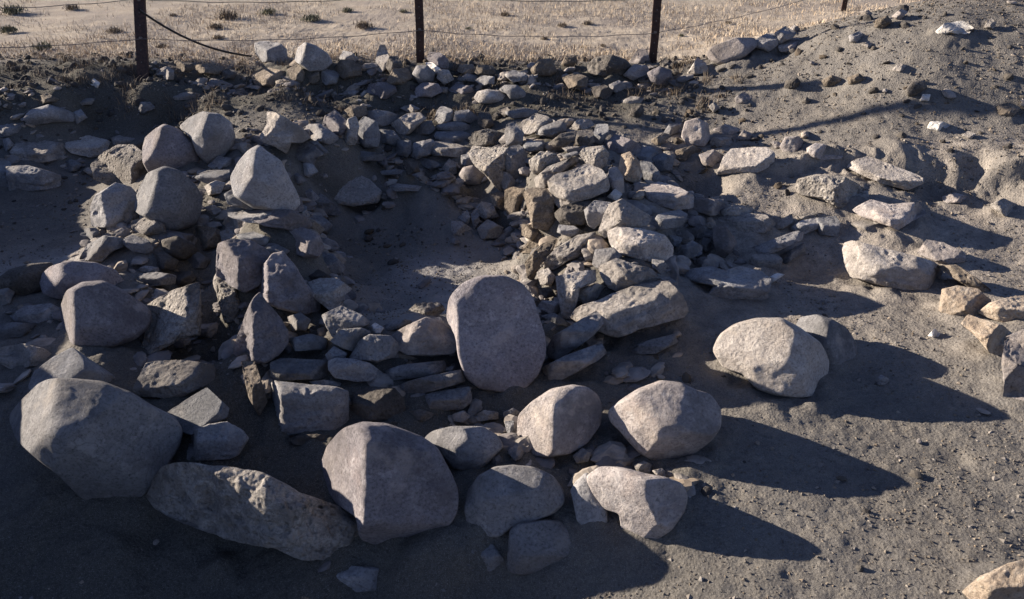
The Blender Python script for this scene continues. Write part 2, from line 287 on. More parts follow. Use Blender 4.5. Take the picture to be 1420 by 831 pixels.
# ---------------------------------------------------------------- the stones, one line each:
# kind+material | outline in photo pixels (sets real size at the stone's own distance) | label | facets u,v,nx,ny,nz (point, world normal)
TABLE = r"""
# big boulders set in a row along the front of the dig
B v|435,647 448,618 470,597 500,586 535,588 560,597 585,606 605,620 622,650 635,678 636,708 625,727 597,740 560,750 525,755 503,745 497,715 465,697 440,668|large violet grey boulder with a sunlit left face, in the middle of the front row|507,650,-.85,-.45,.25; 507,650,.25,-.88,.4; 580,725,.1,-.9,-.4
B g|17,576 32,556 52,536 69,527 101,527 136,530 173,544 202,562 231,576 245,596 241,620 224,655 197,690 158,703 122,690 95,660 62,632 33,606|very large faceted grey boulder with a chipped flat upper face, at the left front corner|135,572,.06,-.42,.91,.86; 80,556,-.66,-.42,.62; 145,614,.12,-.97,-.2; 203,575,.62,-.7,.3
B v|616,440 622,412 640,392 665,382 700,381 725,392 740,412 750,440 757,465 758,492 748,520 730,540 700,546 665,541 645,525 634,495 630,465|tall smooth upright boulder like a rounded stele, closing the near end of the chamber|634,430,-.96,-.25,.12,.9; 690,465,.14,-.82,.55,.52
B t|714,610 717,575 737,556 763,539 795,533 815,536 830,547 836,565 833,590 815,614 790,630 755,635 725,628|rounded boulder with a bright left half, in front of the tall upright boulder|765,580,-.75,-.58,.32; 768,580,.5,-.78,.38; 785,548,-.1,-.15,.98
B t|842,570 859,556 885,539 917,527 946,531 966,541 986,547 999,568 998,592 985,610 962,628 935,641 905,640 885,628 860,600 845,585|lumpy bluish boulder with a dented top and lit left rim, throwing a long shadow|868,585,-.75,-.6,.3; 905,570,-.1,-.45,.9; 945,575,.4,-.5,.75; 925,605,.1,-.93,-.25
B g|642,705 648,680 662,660 685,648 712,645 740,648 768,660 783,680 785,697 770,712 740,724 710,732 690,745 665,742 648,728|smooth low oval boulder in the front row, right of the large violet one|715,668,-.1,-.35,.93; 712,685,.05,-.9,.4
B g|701,790 706,735 717,726 758,721 778,723 796,744 807,770 802,782 758,793 717,796|flat-topped grey boulder lowest in the front row, under the smooth oval one|752,768,.08,-.5,.86; 712,768,-.85,-.5,.1; 752,770,.1,-.97,.05
B t|812,662 833,647 862,649 897,657 926,662 947,671 954,689 947,712 929,735 903,751 880,755 862,750 858,712 838,706 822,684|cracked boulder with a broken stepped face, nearest the open ground on the right|865,690,-.5,-.65,.55; 895,690,.35,-.75,.55; 880,725,0,-.96,-.2
B g|791,680 799,668 814,655 826,664 830,690 842,706 842,735 816,738 799,722|split-off piece leaning on the left side of the cracked boulder|815,700,-.3,-.85,.4
B g|585,609 597,598 626,591 669,591 692,604 700,619 678,642 657,657 628,650 605,622|grey boulder tucked behind the large violet one, its top edge just lit|600,606,-.6,-.2,.8; 645,625,.1,-.9,.4
B c|988,485 1000,462 1020,448 1050,440 1085,440 1110,455 1135,475 1147,500 1144,530 1130,548 1105,552 1075,549 1050,541 1030,520 1005,512|largest pale boulder standing alone on the right-hand ground|1050,480,-.5,-.6,.62; 1085,500,-.35,-.9,.15; 1112,500,.75,-.62,.2
B g|1105,452 1112,439 1135,435 1155,443 1173,455 1186,478 1184,495 1170,507 1150,510 1128,492|round bluish boulder leaning behind the largest pale one|1128,452,-.6,-.35,.7; 1150,460,.55,-.65,.5
K q|208,689 213,668 229,648 247,645 273,648 320,652 360,658 379,668 408,683 446,697 475,706 498,716 501,765 478,773 417,771 379,755 319,747 290,735 249,720 220,706|long rough pitted block lying on its side at the front left|330,674,.0,-.08,1; 375,715,-.42,-.88,.25; 385,715,-.14,-.97,.15
S g|443,805 452,790 472,787 524,789 545,805 530,818 466,819 449,816|flat stone half buried in shaded soil at the bottom edge, below the long rough block|
R g|662,755 684,757 698,776 695,791 672,790|small stone squeezed against the left foot of the flat-topped boulder|
R g|264,637 267,600 289,589 312,586 332,596 342,608 330,630 318,636|squat angular stone just above the left end of the long rough block|275,610,-.85,-.4,.2; 300,605,.1,-.5,.85; 305,615,.15,-.97,.1
S s|237,573 260,556 283,541 311,567 309,578 268,600 246,590|thin smooth flat tile of stone tilted to the sun, beside the very large boulder|275,590,-.25,-.35,.9; 295,582,.6,-.75,0
K p|189,545 197,524 205,504 225,500 260,501 293,507 292,527 275,539 240,556 220,550 199,549|flat cracked block above the tilted tile of stone|240,532,-.05,-.3,.95; 240,535,.05,-.97,.1
B s|47,538 52,516 75,495 98,481 116,495 153,521 162,536 120,548 60,550|smooth grey sloping boulder showing behind the very large front boulder|95,520,-.2,-.5,.85
B v|87,428 95,405 116,391 142,388 165,399 185,414 203,428 206,440 202,455 185,472 156,484 116,481 101,477 92,458|large round violet boulder with a bright left edge, lowest of the left boulder line|107,440,-.95,-.28,.1; 145,435,.2,-.8,.56
B v|59,385 75,369 98,361 130,363 156,373 173,399 165,410 98,412 87,416 66,408|elongated rounded boulder lying right behind the large violet one on the left|85,385,-.6,-.5,.6
B d|-8,395 17,373 43,365 69,363 68,380 62,400 38,414 2,402|low dark rounded boulder at the left edge of the picture|
R q|205,424 235,405 272,393 275,430 274,465 250,470 215,490 195,495 203,470 208,440|rough flaky pale rock standing right of the large round violet boulder|250,430,-.5,-.5,.7; 235,465,-.1,-.8,.5
S g|191,388 202,380 217,378 240,382 238,394 202,397|thin grey slab lying in the gap above the rough flaky rock|
S g|191,374 202,369 217,371 219,377 205,379|tiny flake resting over the thin grey slab in the gap|
S g|22,437 38,426 66,422 84,432 81,442 52,448 29,445|pale flat-topped stone at the far left, left of the large round violet boulder|
S g|-6,400 8,399 17,405 12,420 -6,424|flat stone cut by the left picture edge under the low dark boulder|
S s|-8,450 20,448 43,450 32,462 29,466 -8,470|dim flat slab at the left picture edge under the pale flat-topped stone|
R p|-6,484 29,477 55,484 69,495 52,507 17,511 6,503 -6,497|rough pale stone at the left picture edge behind the very large boulder|
# boulders and stones of the line on the left, beyond the gap
B g|250,176 265,163 283,155 306,158 321,170 325,188 321,202 306,220 286,228 272,214 266,190|round grey boulder at the far end of the left line, behind the peaked one|278,182,-.6,-.45,.65; 300,185,.4,-.7,.6
B v|201,205 205,190 218,180 231,172 249,179 272,199 276,222 270,236 240,240 206,240 200,225|peaked violet boulder in front of the farthest round one|218,198,-.65,-.5,.6; 245,212,.3,-.85,.45
R q|130,228 144,214 165,202 185,201 199,214 203,233 200,250 185,259 150,256 135,248|coarse lumpy grey rock left of the peaked boulder|
B g|187,292 191,272 199,255 208,240 231,230 251,236 272,258 280,275 275,298 266,313 246,321 225,320 202,301|big round boulder with a lit upper left face, in the middle of the left line|212,270,-.75,-.45,.5; 240,270,.35,-.72,.6; 228,308,0,-.98,-.2
R g|131,287 139,272 162,256 179,261 189,272 186,298 186,313 162,316 131,312|upright wedge stone left of the big round boulder in the middle of the line|145,295,-.5,-.8,.3; 165,285,.3,-.8,.5
R p|185,307 202,302 225,310 227,324 203,326 186,320|small pale stone wedged below the big round boulder|
R g|114,359 124,339 145,327 171,331 174,339 153,350 141,364|sloping slab-like stone below the upright wedge stone|135,345,-.6,-.3,.7
S g|171,336 185,327 203,333 211,345 202,352 185,348|flat stone right of the sloping slab-like stone|
B d|225,333 246,327 269,339 275,350 254,362 231,355|dull rounded stone deep in the gap, below the big round boulder|
R b|264,324 277,314 300,317 311,327 303,342 283,347 269,340|earthy stone at the right side of the gap, next to the stacked left wall|
S s|270,245 290,237 316,236 315,250 290,255|flat bluish slab bridging the gap right of the big round boulder|
R p|285,258 300,251 312,254 305,268 290,271|small lit stone just under the flat bluish slab|
R g|289,230 303,217 320,220 319,230 300,236|small stone above the flat bluish slab, below the round grey boulder|
R d|205,352 228,350 245,362 240,374 212,372|dark stone sunk in the gap under the dull rounded one|
R g|255,352 275,350 290,360 284,372 262,372|grey stone low in the gap left of the stacked wall|
R d|240,378 262,376 272,386 262,396 243,394|dark stone at the bottom of the gap beside the thin grey slab|
R g|115,318 132,316 140,326 128,334 113,330|small stone under the left foot of the upright wedge stone|
# stones lining the far edge of the pit on the left
K p|20,211 29,197 58,195 84,199 87,214 66,225 29,225|left one of two pale rough blocks in the shaded bank on the left|55,212,0,-.2,.97; 55,213,0,-.98,.1
K p|94,203 101,189 124,188 145,194 160,203 150,214 124,218 101,212|right one of two pale rough blocks in the shaded bank on the left|125,204,0,-.2,.97; 125,205,0,-.98,.1
S p|157,192 173,187 197,188 202,199 179,204 162,201|narrow pale slab right of the two pale blocks, behind the lumpy rock|
K s|-8,220 8,222 14,227 13,252 5,264 -8,264|bluish block at the left edge, foot of the shaded bank|
K s|16,232 41,230 62,237 78,243 78,258 58,264 17,265|long bluish block with slanting grain at the foot of the shaded bank|45,238,0,-.3,.95; 45,245,.05,-.98,.1
R g|-6,173 17,165 33,170 32,182 12,190 -6,191|rounded pale stone at the left edge on top of the shaded bank|
B g|35,165 46,153 69,145 92,153 105,160 98,170 72,170 43,174|long dull boulder resting on the shaded bank above the pale blocks|
R g|98,155 112,151 119,163 106,172|small stone touching the right end of the long dull boulder|
S p|97,143 110,137 130,137 124,145 101,147|small pale flat stone above the small stone on the shaded bank|
R b|52,136 66,129 76,135 88,140 60,143|brownish stone above the long dull boulder|
R w|125,116 131,109 138,115 134,123|little white stone standing out on the dark bank at the upper left|
R g|185,150 194,142 208,142 214,150 198,158|rounded stone on the dark bank beneath the left fence post|
S p|240,133 260,128 279,131 272,137 243,139|small pale slab on the dark bank right of the left fence post|
R g|0,195 12,192 18,202 8,210 -4,208|small stone between the rounded pale one and the left pale block|
R s|84,226 100,222 112,228 104,238 88,238|dim stone at the foot of the bank below the right pale block|
# stones heaped on the berm along the fence
R p|227,106 229,98 234,93 241,98 239,110 229,111|pale stone at the foot of the left fence post|
R b|234,91 246,84 266,88 268,95 260,100 243,99|brown flat stone right of the left fence post|
R b|270,92 285,88 300,91 312,96 300,103 278,101|low brownish stone on the berm between the left post and the grey pile|
R d|300,98 316,95 328,100 322,110 305,109|dark stone on the berm left of the grey pile|
R g|356,75 356,61 367,58 388,61 396,69 395,84 379,88 364,85|grey stone leaning at the left end of the pile on the berm|
B g|408,84 414,66 425,59 440,64 455,75 461,87 448,98 428,100 416,90|largest dark-fronted boulder of the pile on the berm|420,76,-.8,-.3,.4; 438,78,.3,-.85,.4
R g|444,107 450,95 463,94 471,101 466,116 451,118|round stone below the largest boulder of the berm pile|
R b|424,113 431,100 442,97 443,110 434,117|brown stone left of the round one under the berm pile|
R b|399,97 414,90 422,101 419,114 405,114|brown stone tucked under the left side of the largest berm boulder|
R b|350,103 370,94 396,100 402,112 380,120 355,117|broad earthy stone at the foot of the berm, left of the pile|
R g|471,81 477,71 489,74 496,82 487,90 474,88|small grey stone right of the largest berm boulder|
R b|464,98 474,84 489,84 500,92 500,104 477,110|broad brown stone in the middle of the berm|
R p|519,95 523,75 528,64 535,64 538,75 541,84 535,95 526,100|narrow stone standing on end like a tooth on the berm|
R d|535,92 541,79 552,79 558,90 552,101 541,101|dark clod-like stone right of the tooth-like one|
R b|536,113 546,97 564,95 572,107 558,117 546,117|brown stone on the berm left of the middle post|
R v|510,127 512,118 526,115 546,118 549,127 535,137 518,136|violet stone lying low in the shade under the tooth-like stone|
B g|571,103 578,91 593,91 604,101 601,114 581,117|rounded stone right at the foot of the middle fence post|
R w|590,88 598,86 610,95 611,102 603,104 595,95|bright white stone leaning beside the middle fence post|
R v|592,82 596,73 610,74 621,83 621,95 611,97 600,88|violet stone behind the bright white one|
R p|606,108 610,97 622,98 629,110 616,117|pale greenish stone right of the bright white one|
R v|575,124 587,115 607,117 613,127 598,135 578,133|dull violet stone in the shade below the middle post|
R b|634,98 639,90 656,90 659,100 645,104|left of two squarish brown stones on the berm crest|
R b|659,101 663,91 682,91 687,101 674,107|right of two squarish brown stones on the berm crest|
R g|634,111 648,102 662,106 657,113|small grey flat stone under the two squarish brown stones|
R g|659,112 668,105 685,107 685,116 668,118|grey stone under the right squarish brown stone|
R v|622,125 633,117 653,120 656,127 639,134|dim violet stone left of the rounded pale pair|
B p|656,136 662,127 676,124 694,126 705,134 703,142 682,144 665,144|rounded pale stone in the shade of the berm, the larger of a pair|
B g|690,125 700,118 717,118 729,127 730,136 717,140 707,138 702,130|rounded stone overlapping the right end of the rounded pale one|
S g|700,104 712,98 728,102 730,111 712,114|flat grey stone on the berm above the rounded pair|
S g|476,140 489,136 503,139 495,146 477,146|thin flat stone on the shaded slope below the berm centre|
C b|735,96 746,84 764,82 772,98 764,106 740,106|dark tufted clod of earth on the berm right of the middle post|
C b|778,90 784,78 798,77 801,87 790,96|small dark tufted clod next to the big turf mound|
C d|814,92 824,81 847,77 868,84 875,93 865,104 840,106 820,104|biggest dark mound of turf on the berm, between middle and right posts|
R t|865,104 879,90 896,91 900,101 879,111|pale brown stone left of the right fence post foot|
R t|873,86 885,69 896,69 901,84 888,91|pinkish stone behind the foot of the right fence post|
B v|896,101 914,92 931,98 932,107 914,120 902,114|violet boulder in front of the right fence post|
R d|915,88 922,80 928,91 919,96|tiny dark stone right of the right fence post|
R d|929,91 936,83 943,92 935,97|second tiny dark stone right of the right fence post, farther along|
R p|954,102 966,81 977,87 983,98 966,104|greenish grey peaked stone between the right post and the spoil heap|
R b|780,108 800,101 815,108 812,120 790,122|earthy stone on the berm slope left of the turf mound foot|
R d|820,122 838,118 850,126 842,138 826,136|dark rounded clod below the biggest turf mound|
C d|873,162 876,150 888,146 894,153 885,166|dark ball of earth below the right fence post, near the chamber corner|
S p|862,140 876,134 892,136 888,143 868,145|thin pale flat stone on the slope below the right post|
R g|845,118 858,112 868,120 860,129 848,127|grey stone on the slope under the biggest turf mound|
R b|700,122 0,0|x|
# stones of the far wall of the chamber
K p|362,190 372,173 373,157 382,157 399,165 419,179 428,191 416,198 402,198 396,213 382,203 367,197|large angular pale block at the far left corner of the chamber|378,175,-.6,-.4,.65; 400,188,.25,-.85,.45
R g|421,178 431,173 445,173 466,188 470,199 454,200 437,195 425,187|sloping grey stone right of the large angular pale block|
R g|402,202 422,196 437,204 448,214 437,220 434,231 408,220|shaded angular stone under the large angular pale block|
R s|421,197 440,196 455,211 448,216 434,209|bluish flat stone right of the shaded angular one|
R v|448,173 451,162 466,153 474,162 486,173 471,188 455,181|dull violet stone on the far wall, left of the upright pale one|
R b|474,157 489,146 506,148 509,158 495,166|earthy stone behind the dull violet one|
R p|474,199 477,185 483,166 494,163 498,175 492,200|narrow upright pale stone with a ragged foot in the far wall|483,183,-.8,-.5,.2; 490,183,.5,-.8,.2
R s|491,191 496,173 506,163 523,170 526,188 523,202 506,205|bluish egg-shaped stone right of the narrow upright pale one|
R g|508,170 509,156 523,153 541,156 555,162 538,173 523,177|flat-topped greenish stone behind the bluish egg-shaped one|
R p|535,176 549,168 564,159 581,157 590,165 581,173 567,185 552,188|rough sunlit stone near the middle of the far wall|
R g|572,182 581,170 598,168 603,179 596,186 578,189|grey stone right of the rough sunlit one in the far wall|
R s|523,196 526,180 546,182 555,194 549,203|bluish stone below the rough sunlit one in the far wall|
R s|549,214 552,196 570,196 570,211 564,218|short bluish stone low in the face of the far wall|
R g|567,214 575,199 598,194 603,199 598,214 578,221|rounded grey stone left of the long pale lintel-like one|
K p|598,203 604,196 627,198 648,205 653,220 627,218 601,215|long pale lintel-like stone in the far wall|
S g|604,174 627,170 639,168 653,176 650,183 610,180|upper one of two layered slabs in the far wall|
S s|604,191 607,183 639,182 653,188 648,196 619,197|lower one of two layered slabs in the far wall|
R g|601,170 607,153 613,147 627,153 630,168 610,173|triangular grey stone behind the two layered slabs|
R g|630,168 632,155 650,153 665,165 662,173 645,169|rounded grey stone right of the triangular one|
R d|662,170 665,156 679,156 685,173 674,180|dark stone at the back of the far wall, right of the rounded grey one|
R q|652,199 656,185 676,179 697,185 697,199 674,203|rough knobbly stone right of the two layered slabs|
R g|700,185 703,173 714,170 726,185 723,202 703,202|grey stone standing at the far right corner of the chamber|
R p|614,233 623,221 632,226 633,240 622,244|small bright white-faced stone at the foot of the far wall|
R s|581,218 601,223 616,229 598,236 587,230|shaded flat stone under the rounded grey one in the far wall|
S s|523,238 549,235 564,237 552,242 526,243|thin ledge slab in the shaded face of the far wall|
S g|538,259 552,255 581,258 598,260 592,265 552,265|long flat slab at the very foot of the far wall|
R p|442,262 466,243 489,238 512,249 529,266 523,281 489,286 460,281|broad pale sloping rock inside the chamber at its far left|480,265,.05,-.42,.9,.3
S s|470,214 500,210 530,214 528,222 490,224|shaded slab in the far wall below the narrow upright pale stone|
R d|560,224 578,226 582,238 566,242|dark stone in the shaded face of the far wall|
R g|640,216 656,213 664,224 652,232 640,228|grey stone under the right end of the long lintel-like stone|
S s|700,156 725,150 745,154 740,162 712,164|flat dim slab behind the far right corner of the chamber|
R p|555,150 570,145 582,151 572,158|small pale stone behind the rough sunlit one|
R d|690,152 702,148 710,156 700,163|small dark stone behind the far wall|
# stones of the left wall of the chamber
B g|321,246 332,226 347,209 362,201 370,209 390,223 402,249 411,269 416,284 400,297 375,293 350,290 325,272|largest peaked grey stone at the head of the left chamber wall|345,240,-.6,-.55,.55; 375,245,.4,-.65,.65
R s|314,269 332,259 360,256 372,263 379,275 370,288 345,291 318,283|dark flat-bottomed stone leaning on the front of the largest peaked one|345,268,-.05,-.4,.9
S g|320,288 340,285 365,289 396,294 405,304 373,311 345,308 322,300|layered violet slab under the largest peaked stone|
R p|315,303 330,298 360,310 352,325 335,333 315,332|block with a lit left end below the layered slab|330,315,-.9,-.4,.1; 340,312,.1,-.6,.8
R v|374,333 385,318 399,311 422,316 442,327 448,343 440,356 420,357 400,347|broad violet stone overhanging the chamber floor on the left|
S g|408,362 437,355 466,368 468,377 437,372|flat slab on the chamber side under the broad violet stone|
K v|302,362 305,339 324,333 347,335 364,343 374,355 366,375 358,395 340,405 322,396 302,382|blocky stone with an orange-lit lower left face, midway down the left wall|325,362,-.7,-.65,.2; 335,355,.1,-.4,.9; 345,370,.5,-.85,.1
R q|298,390 306,385 326,402 332,425 327,443 312,446 304,420|ragged crumbly pillar of stone below the orange-lit block|
R v|356,399 367,370 379,353 393,350 411,373 419,388 440,414 442,430 419,436 388,428 367,417|pointed leaning boulder with a sunlit left edge on the left wall|371,400,-.9,-.35,.2; 395,400,.3,-.78,.55
R v|327,490 332,460 343,432 352,414 360,405 368,420 385,438 397,458 398,475 385,492 368,503 345,501|bulky standing stone at the near end of the left wall, with a lit left side|349,455,-.9,-.4,.2; 370,460,.35,-.85,.4
R b|335,503 352,503 362,530 370,556 360,575 345,548|crumbly earth-covered stone under the bulky standing stone|
S p|425,396 445,388 466,388 486,402 470,414 480,425 477,437 460,431 440,415|thin pale flaky slab right of the pointed leaning boulder|
S g|450,438 474,426 500,438 510,448 489,458 463,466|flat grey slab below the thin pale flaky one|
S g|408,254 425,256 447,280 437,284 420,270|narrow tilted slab against the chamber side of the largest peaked stone|
R g|408,277 425,287 426,305 413,302|small stone below the narrow tilted slab|
S v|343,299 368,291 402,292 424,302 428,315 400,318 370,313|thick slab between the layered violet slab and the broad violet stone, overhanging the chamber
R g|428,300 446,299 460,312 453,324 434,318|grey stone on the chamber side above the right end of the broad violet stone
S g|422,262 442,267 464,284 472,297 456,298 436,287|second narrow slab leaning on the chamber side, right of the first narrow tilted one
R v|380,268 400,262 416,276 420,292 402,298 384,288|violet stone wedged under the right flank of the largest peaked stone
S g|444,350 462,354 478,371 470,380 448,372|thin slab at the chamber foot below the broad violet stone
R s|306,322 318,318 330,328 326,340 310,340|small bluish stone at the gap side above the orange-lit block
R g|400,440 416,434 430,444 424,458 406,458|grey stone between the bulky standing stone and the flat grey slab
S s|404,470 430,464 452,470 448,484 412,486|bluish slab under the flat grey slab, above the flat bluish block
S g|365,345 385,340 400,348 392,356 370,354|small flat stone between the orange-lit block and the broad violet stone|
S s|330,326 352,322 372,330 366,340 340,338|bluish slab just above the orange-lit block|
R g|395,200 0,0|x|
R b|420,300 436,306 450,318 440,325 424,315|earthy stone on the chamber side above the broad violet stone|
S d|420,378 440,374 458,384 448,392 428,389|dark flat stone between the broad violet stone and the pale flaky slab|
R g|395,240 410,238 424,250 416,256 402,250|small grey stone right of the top of the largest peaked stone|
R g|385,190 0,0|x|
R s|414,228 432,226 440,238 428,246 416,240|bluish stone in the shade below the shaded angular one at the corner|
# stacked stones of the near wall of the chamber
R s|460,473 474,458 500,455 512,461 503,475 495,488 477,483|bluish sloping stone at the top left of the near wall|
R g|486,495 500,472 512,464 541,466 555,481 546,495 523,502 495,499|tilted stone with a thin lit edge, beside the bluish sloping one|500,483,-.7,-.3,.6; 520,478,.2,-.8,.5
R w|510,456 520,448 532,455 526,464 512,462|small bright chip of stone on top of the near wall|
K t|541,469 552,458 573,449 590,441 610,446 627,461 636,478 627,490 596,493 564,491 549,482|broad top stone with an orange-lit left corner, beside the tall upright boulder|565,468,-.65,-.3,.7; 600,470,.1,-.88,.4
R g|590,444 610,440 615,449 596,454|small stone on top of the broad orange-cornered one|
R q|565,433 578,421 607,420 616,429 604,441 570,441|pale crumbly stone behind the near wall, left of the upright boulder top|
S s|532,453 549,443 570,445 555,455 535,459|flat shaded stone behind the tilted one with the thin lit edge|
R s|452,492 463,481 480,490 477,500 457,502|small bluish stone under the top left of the near wall|
K g|457,501 466,497 489,498 512,504 531,518 523,527 495,529 466,524 457,513|long rounded block with a crusty top edge in the near wall|475,502,-.1,-.2,.95; 490,512,.1,-.97,.15
K s|377,503 391,497 455,500 457,521 440,526 379,528|flat bluish block lying over the large dressed block|410,517,0,-.25,.97; 410,518,0,-.98,.1
K g|375,536 380,529 400,532 463,537 479,543 481,591 471,599 390,600 380,592|large dressed rectangular block with a bright left end, at the corner of the near wall|430,552,.04,-.97,.22,.8; 430,546,0,-.2,.97; 391,565,-.9,-.42,.15
R d|489,573 492,545 512,537 546,539 558,553 561,568 552,579 523,586 497,583|dull earthy block right of the large dressed one|
R g|473,556 482,547 489,560 481,566|small filler stone between the large dressed block and the dull earthy one|
S g|536,515 558,507 612,501 616,513 596,521 540,527|topmost of three thin slabs stacked left of the upright boulder|
S s|610,511 630,508 629,518 612,519|short slab end touching the upright boulder, level with the topmost thin slab|
S g|560,533 580,526 636,514 642,529 603,541 562,549|middle one of three thin slabs stacked left of the upright boulder|
S g|590,550 602,545 648,538 652,556 640,566 592,570|lowest of three thin slabs stacked left of the upright boulder|
K d|484,590 520,586 556,585 562,603 520,610 486,606|low dark block under the dull earthy one at the foot of the near wall|
K d|402,604 440,602 470,604 468,616 404,617|low dark stone peeping out under the large dressed block|
S g|564,551 581,545 597,547 590,554 570,556|flake left of the lowest thin slab|
R p|658,577 672,569 690,572 690,581 665,584|small pale rubble stone at the foot of the upright boulder|
R g|698,572 712,566 722,573 714,582 700,580|second small rubble stone at the foot of the upright boulder, farther right|
R g|628,575 642,570 652,577 642,586 630,584|small rubble stone below the lowest thin slab|
R g|680,637 692,631 699,642 686,649|small round stone right of the grey tucked boulder|
R s|430,529 450,527 472,531 468,538 440,536|thin stone squeezed between the flat bluish block and the dressed block|
R d|560,572 584,568 602,574 592,584 566,583|dark stone at the foot of the near wall below the stacked slabs|
R s|700,585 712,584 714,600 704,604|narrow bluish stone left of the rounded boulder with the bright left half|
R g|795,632 808,622 820,628 815,640 800,642|small stone between the bright-half boulder and the cracked one|
R p|880,645 893,640 905,645 900,655 884,656|small pale stone under the lumpy bluish boulder|
R p|905,653 918,650 926,657 915,664|second small pale stone behind the cracked boulder, to the right|
# rubble stones of the right wall of the chamber
R p|717,182 726,168 743,158 758,162 766,168 758,179 735,186|pale rounded stone at the far end of the right wall|
K g|743,186 752,176 775,168 784,173 784,181 764,189|long tilted grey stone right of the pale rounded one at the far end|
K d|761,199 778,186 798,182 795,194 781,206|dark-faced tilted stone under the long tilted grey one|
R p|794,174 801,166 818,166 824,173 810,180 795,180|flat-topped pale stone at the far edge of the right wall|
K d|798,200 801,183 821,178 824,196 816,203|dark-faced block beneath the flat-topped pale stone|
R s|823,186 827,173 842,173 844,185 833,200 824,197|bluish block right of the dark-faced one|
S s|726,203 732,196 752,198 752,208 732,209|flat bluish stone below the pale rounded one at the far end|
R v|839,200 853,187 873,194 888,202 885,214 862,215 844,209|broad violet stone on the outer edge of the right wall|
R p|850,194 857,182 870,191 862,197|small triangular stone on top of the broad violet one|
R p|700,229 705,205 720,202 731,214 728,232 718,248 705,246|rough pale stone with a lit left side at the inner far corner|
R q|734,223 750,211 770,214 778,226 763,239 740,241|rough knobbly stone behind the long thin tilted slab|
S p|743,247 761,232 798,219 802,226 775,240 764,250 755,262 746,259|long thin slab tilted behind the big two-tone block|
K p|760,252 770,243 795,235 815,227 836,237 844,255 842,264 816,275 778,288 768,278|big rectangular block with a lit top and a dark front, high on the right wall|802,258,-.1,-.22,.97; 805,262,.32,-.94,.05; 764,260,-.9,-.4,0
R q|804,214 810,206 836,203 844,214 840,229 827,238 815,228|rough pitted stone just beyond the big two-tone block|
S g|779,215 798,210 805,214 787,219|small flat stone left of the rough pitted one|
R o|858,236 862,216 873,212 885,224 891,243 882,253 868,250|bright orange-lit upright stone on the crest of the right wall|866,232,-.8,-.5,.3; 880,232,.5,-.8,.3
R t|842,252 845,234 855,232 864,247 866,266 852,268|tan stone under the left foot of the orange-lit upright one|
R s|888,224 902,226 914,238 917,251 902,256 891,247|shaded bluish stone right of the orange-lit upright one|
R g|880,214 888,202 905,205 915,215 910,226 892,225|angular grey stone above the shaded bluish one|
R s|905,218 920,213 934,220 931,236 917,239 905,230|rounded bluish stone on the outer side of the right wall|
R b|701,265 712,260 732,259 733,275 720,284 717,299 706,301 700,288|brown stone low in the inner face of the right wall|
K b|726,269 738,262 758,264 768,275 766,307 758,317 739,314 732,287|upright block with a lit left edge and dark front in the inner face|736,288,-.9,-.4,.1; 750,270,0,-.2,.95; 750,290,.3,-.94,.1
K d|769,297 781,286 800,281 818,279 818,297 810,311 781,312|dark recessed stone under the big two-tone block|
K g|811,292 824,279 847,282 838,304 824,317 816,311|grey angular stone right of the dark recessed one|
K c|830,321 839,297 846,284 862,277 879,287 902,301 896,313 873,317 850,319 842,331|large pale angular stone in the middle of the right wall|852,300,-.75,-.45,.45; 870,298,.15,-.5,.85
R w|842,273 853,262 863,269 856,279|small white stone above the large pale angular one|
K t|894,260 914,252 943,261 961,272 960,288 937,291 922,288 902,282 896,272|long pinkish pale stone on the outer edge, sunlit along its length|
K t|961,288 966,275 989,277 1006,284 1000,296 986,299 966,293|squarish tan stone with a bright left face right of the long pinkish one|976,286,-.6,-.7,.4; 990,286,.7,-.7,.2
R p|1000,293 1018,284 1041,287 1044,295 1006,302|flat pale stone behind the smooth whitish one|
K p|1000,302 1024,295 1060,298 1075,310 1058,323 1035,323 1012,314|smooth whitish stone right of the squarish tan one|
S s|902,314 914,298 940,292 951,298 943,313 914,319|tilted bluish slab under the long pinkish pale stone|
K c|844,322 856,316 885,317 920,327 931,342 931,356 917,364 885,360 856,351 847,337|big pale block with dark layered front at the heart of the right wall|860,335,-.75,-.6,.3; 890,332,.05,-.3,.95; 898,345,.3,-.95,.05
R s|938,354 946,342 960,334 973,342 972,353 948,360|bluish rounded stone right of the big layered block|
R s|925,331 931,326 946,330 941,342 931,343|small bluish stone between the layered block and the outer rubble|
R g|951,322 969,314 989,316 989,328 966,331|flat grey stone in the outer rubble behind the bluish ones|
R t|989,314 1006,316 1021,336 1006,357 995,354 990,336|stone with a thin bright ridge, outermost in the rubble|1000,335,-.5,-.6,.6; 1010,330,.7,-.4,.55
K p|755,362 772,344 801,327 824,323 827,339 810,353 787,362 769,374 759,374|long sloping pale block in the inner face of the right wall|785,350,-.35,-.35,.85; 790,352,.25,-.95,.1
R b|729,364 740,350 752,339 772,333 764,350 749,368 740,389 732,383|crumbly earth-crusted stone at the inner foot, left of the long sloping block|
R b|720,350 743,324 778,310 784,321 758,336 735,351|earth-crusted stone above the crumbly one on the inner face|
R g|822,366 826,347 850,344 862,356 844,366 830,373|grey stone under the left foot of the big layered block|
K p|830,370 856,359 879,368 902,373 914,388 885,400 862,406 845,399 836,386|angular pale stone behind the biggest slab of the right wall|850,380,-.7,-.5,.5; 870,375,0,-.3,.95
K c|772,385 798,379 824,376 824,392 803,401 800,420 792,441 781,438 775,408|upright pale block with a bright left face at the inner foot|782,405,-.9,-.4,.2; 798,388,0,-.2,.95
R p|800,404 827,394 856,402 839,414 812,425|crumbly pale stone between the upright block and the biggest slab|
K p|793,440 805,425 830,417 862,402 897,393 925,391 940,408 951,430 945,440 920,447 890,456 860,466 840,462 815,452|biggest slab of the right wall, lit on top with a broad shaded front|860,425,-.2,-.15,.97; 880,425,.15,-.93,.35
R g|746,426 752,417 778,418 781,431 764,436|small stone with a lit rim right of the upright boulder|
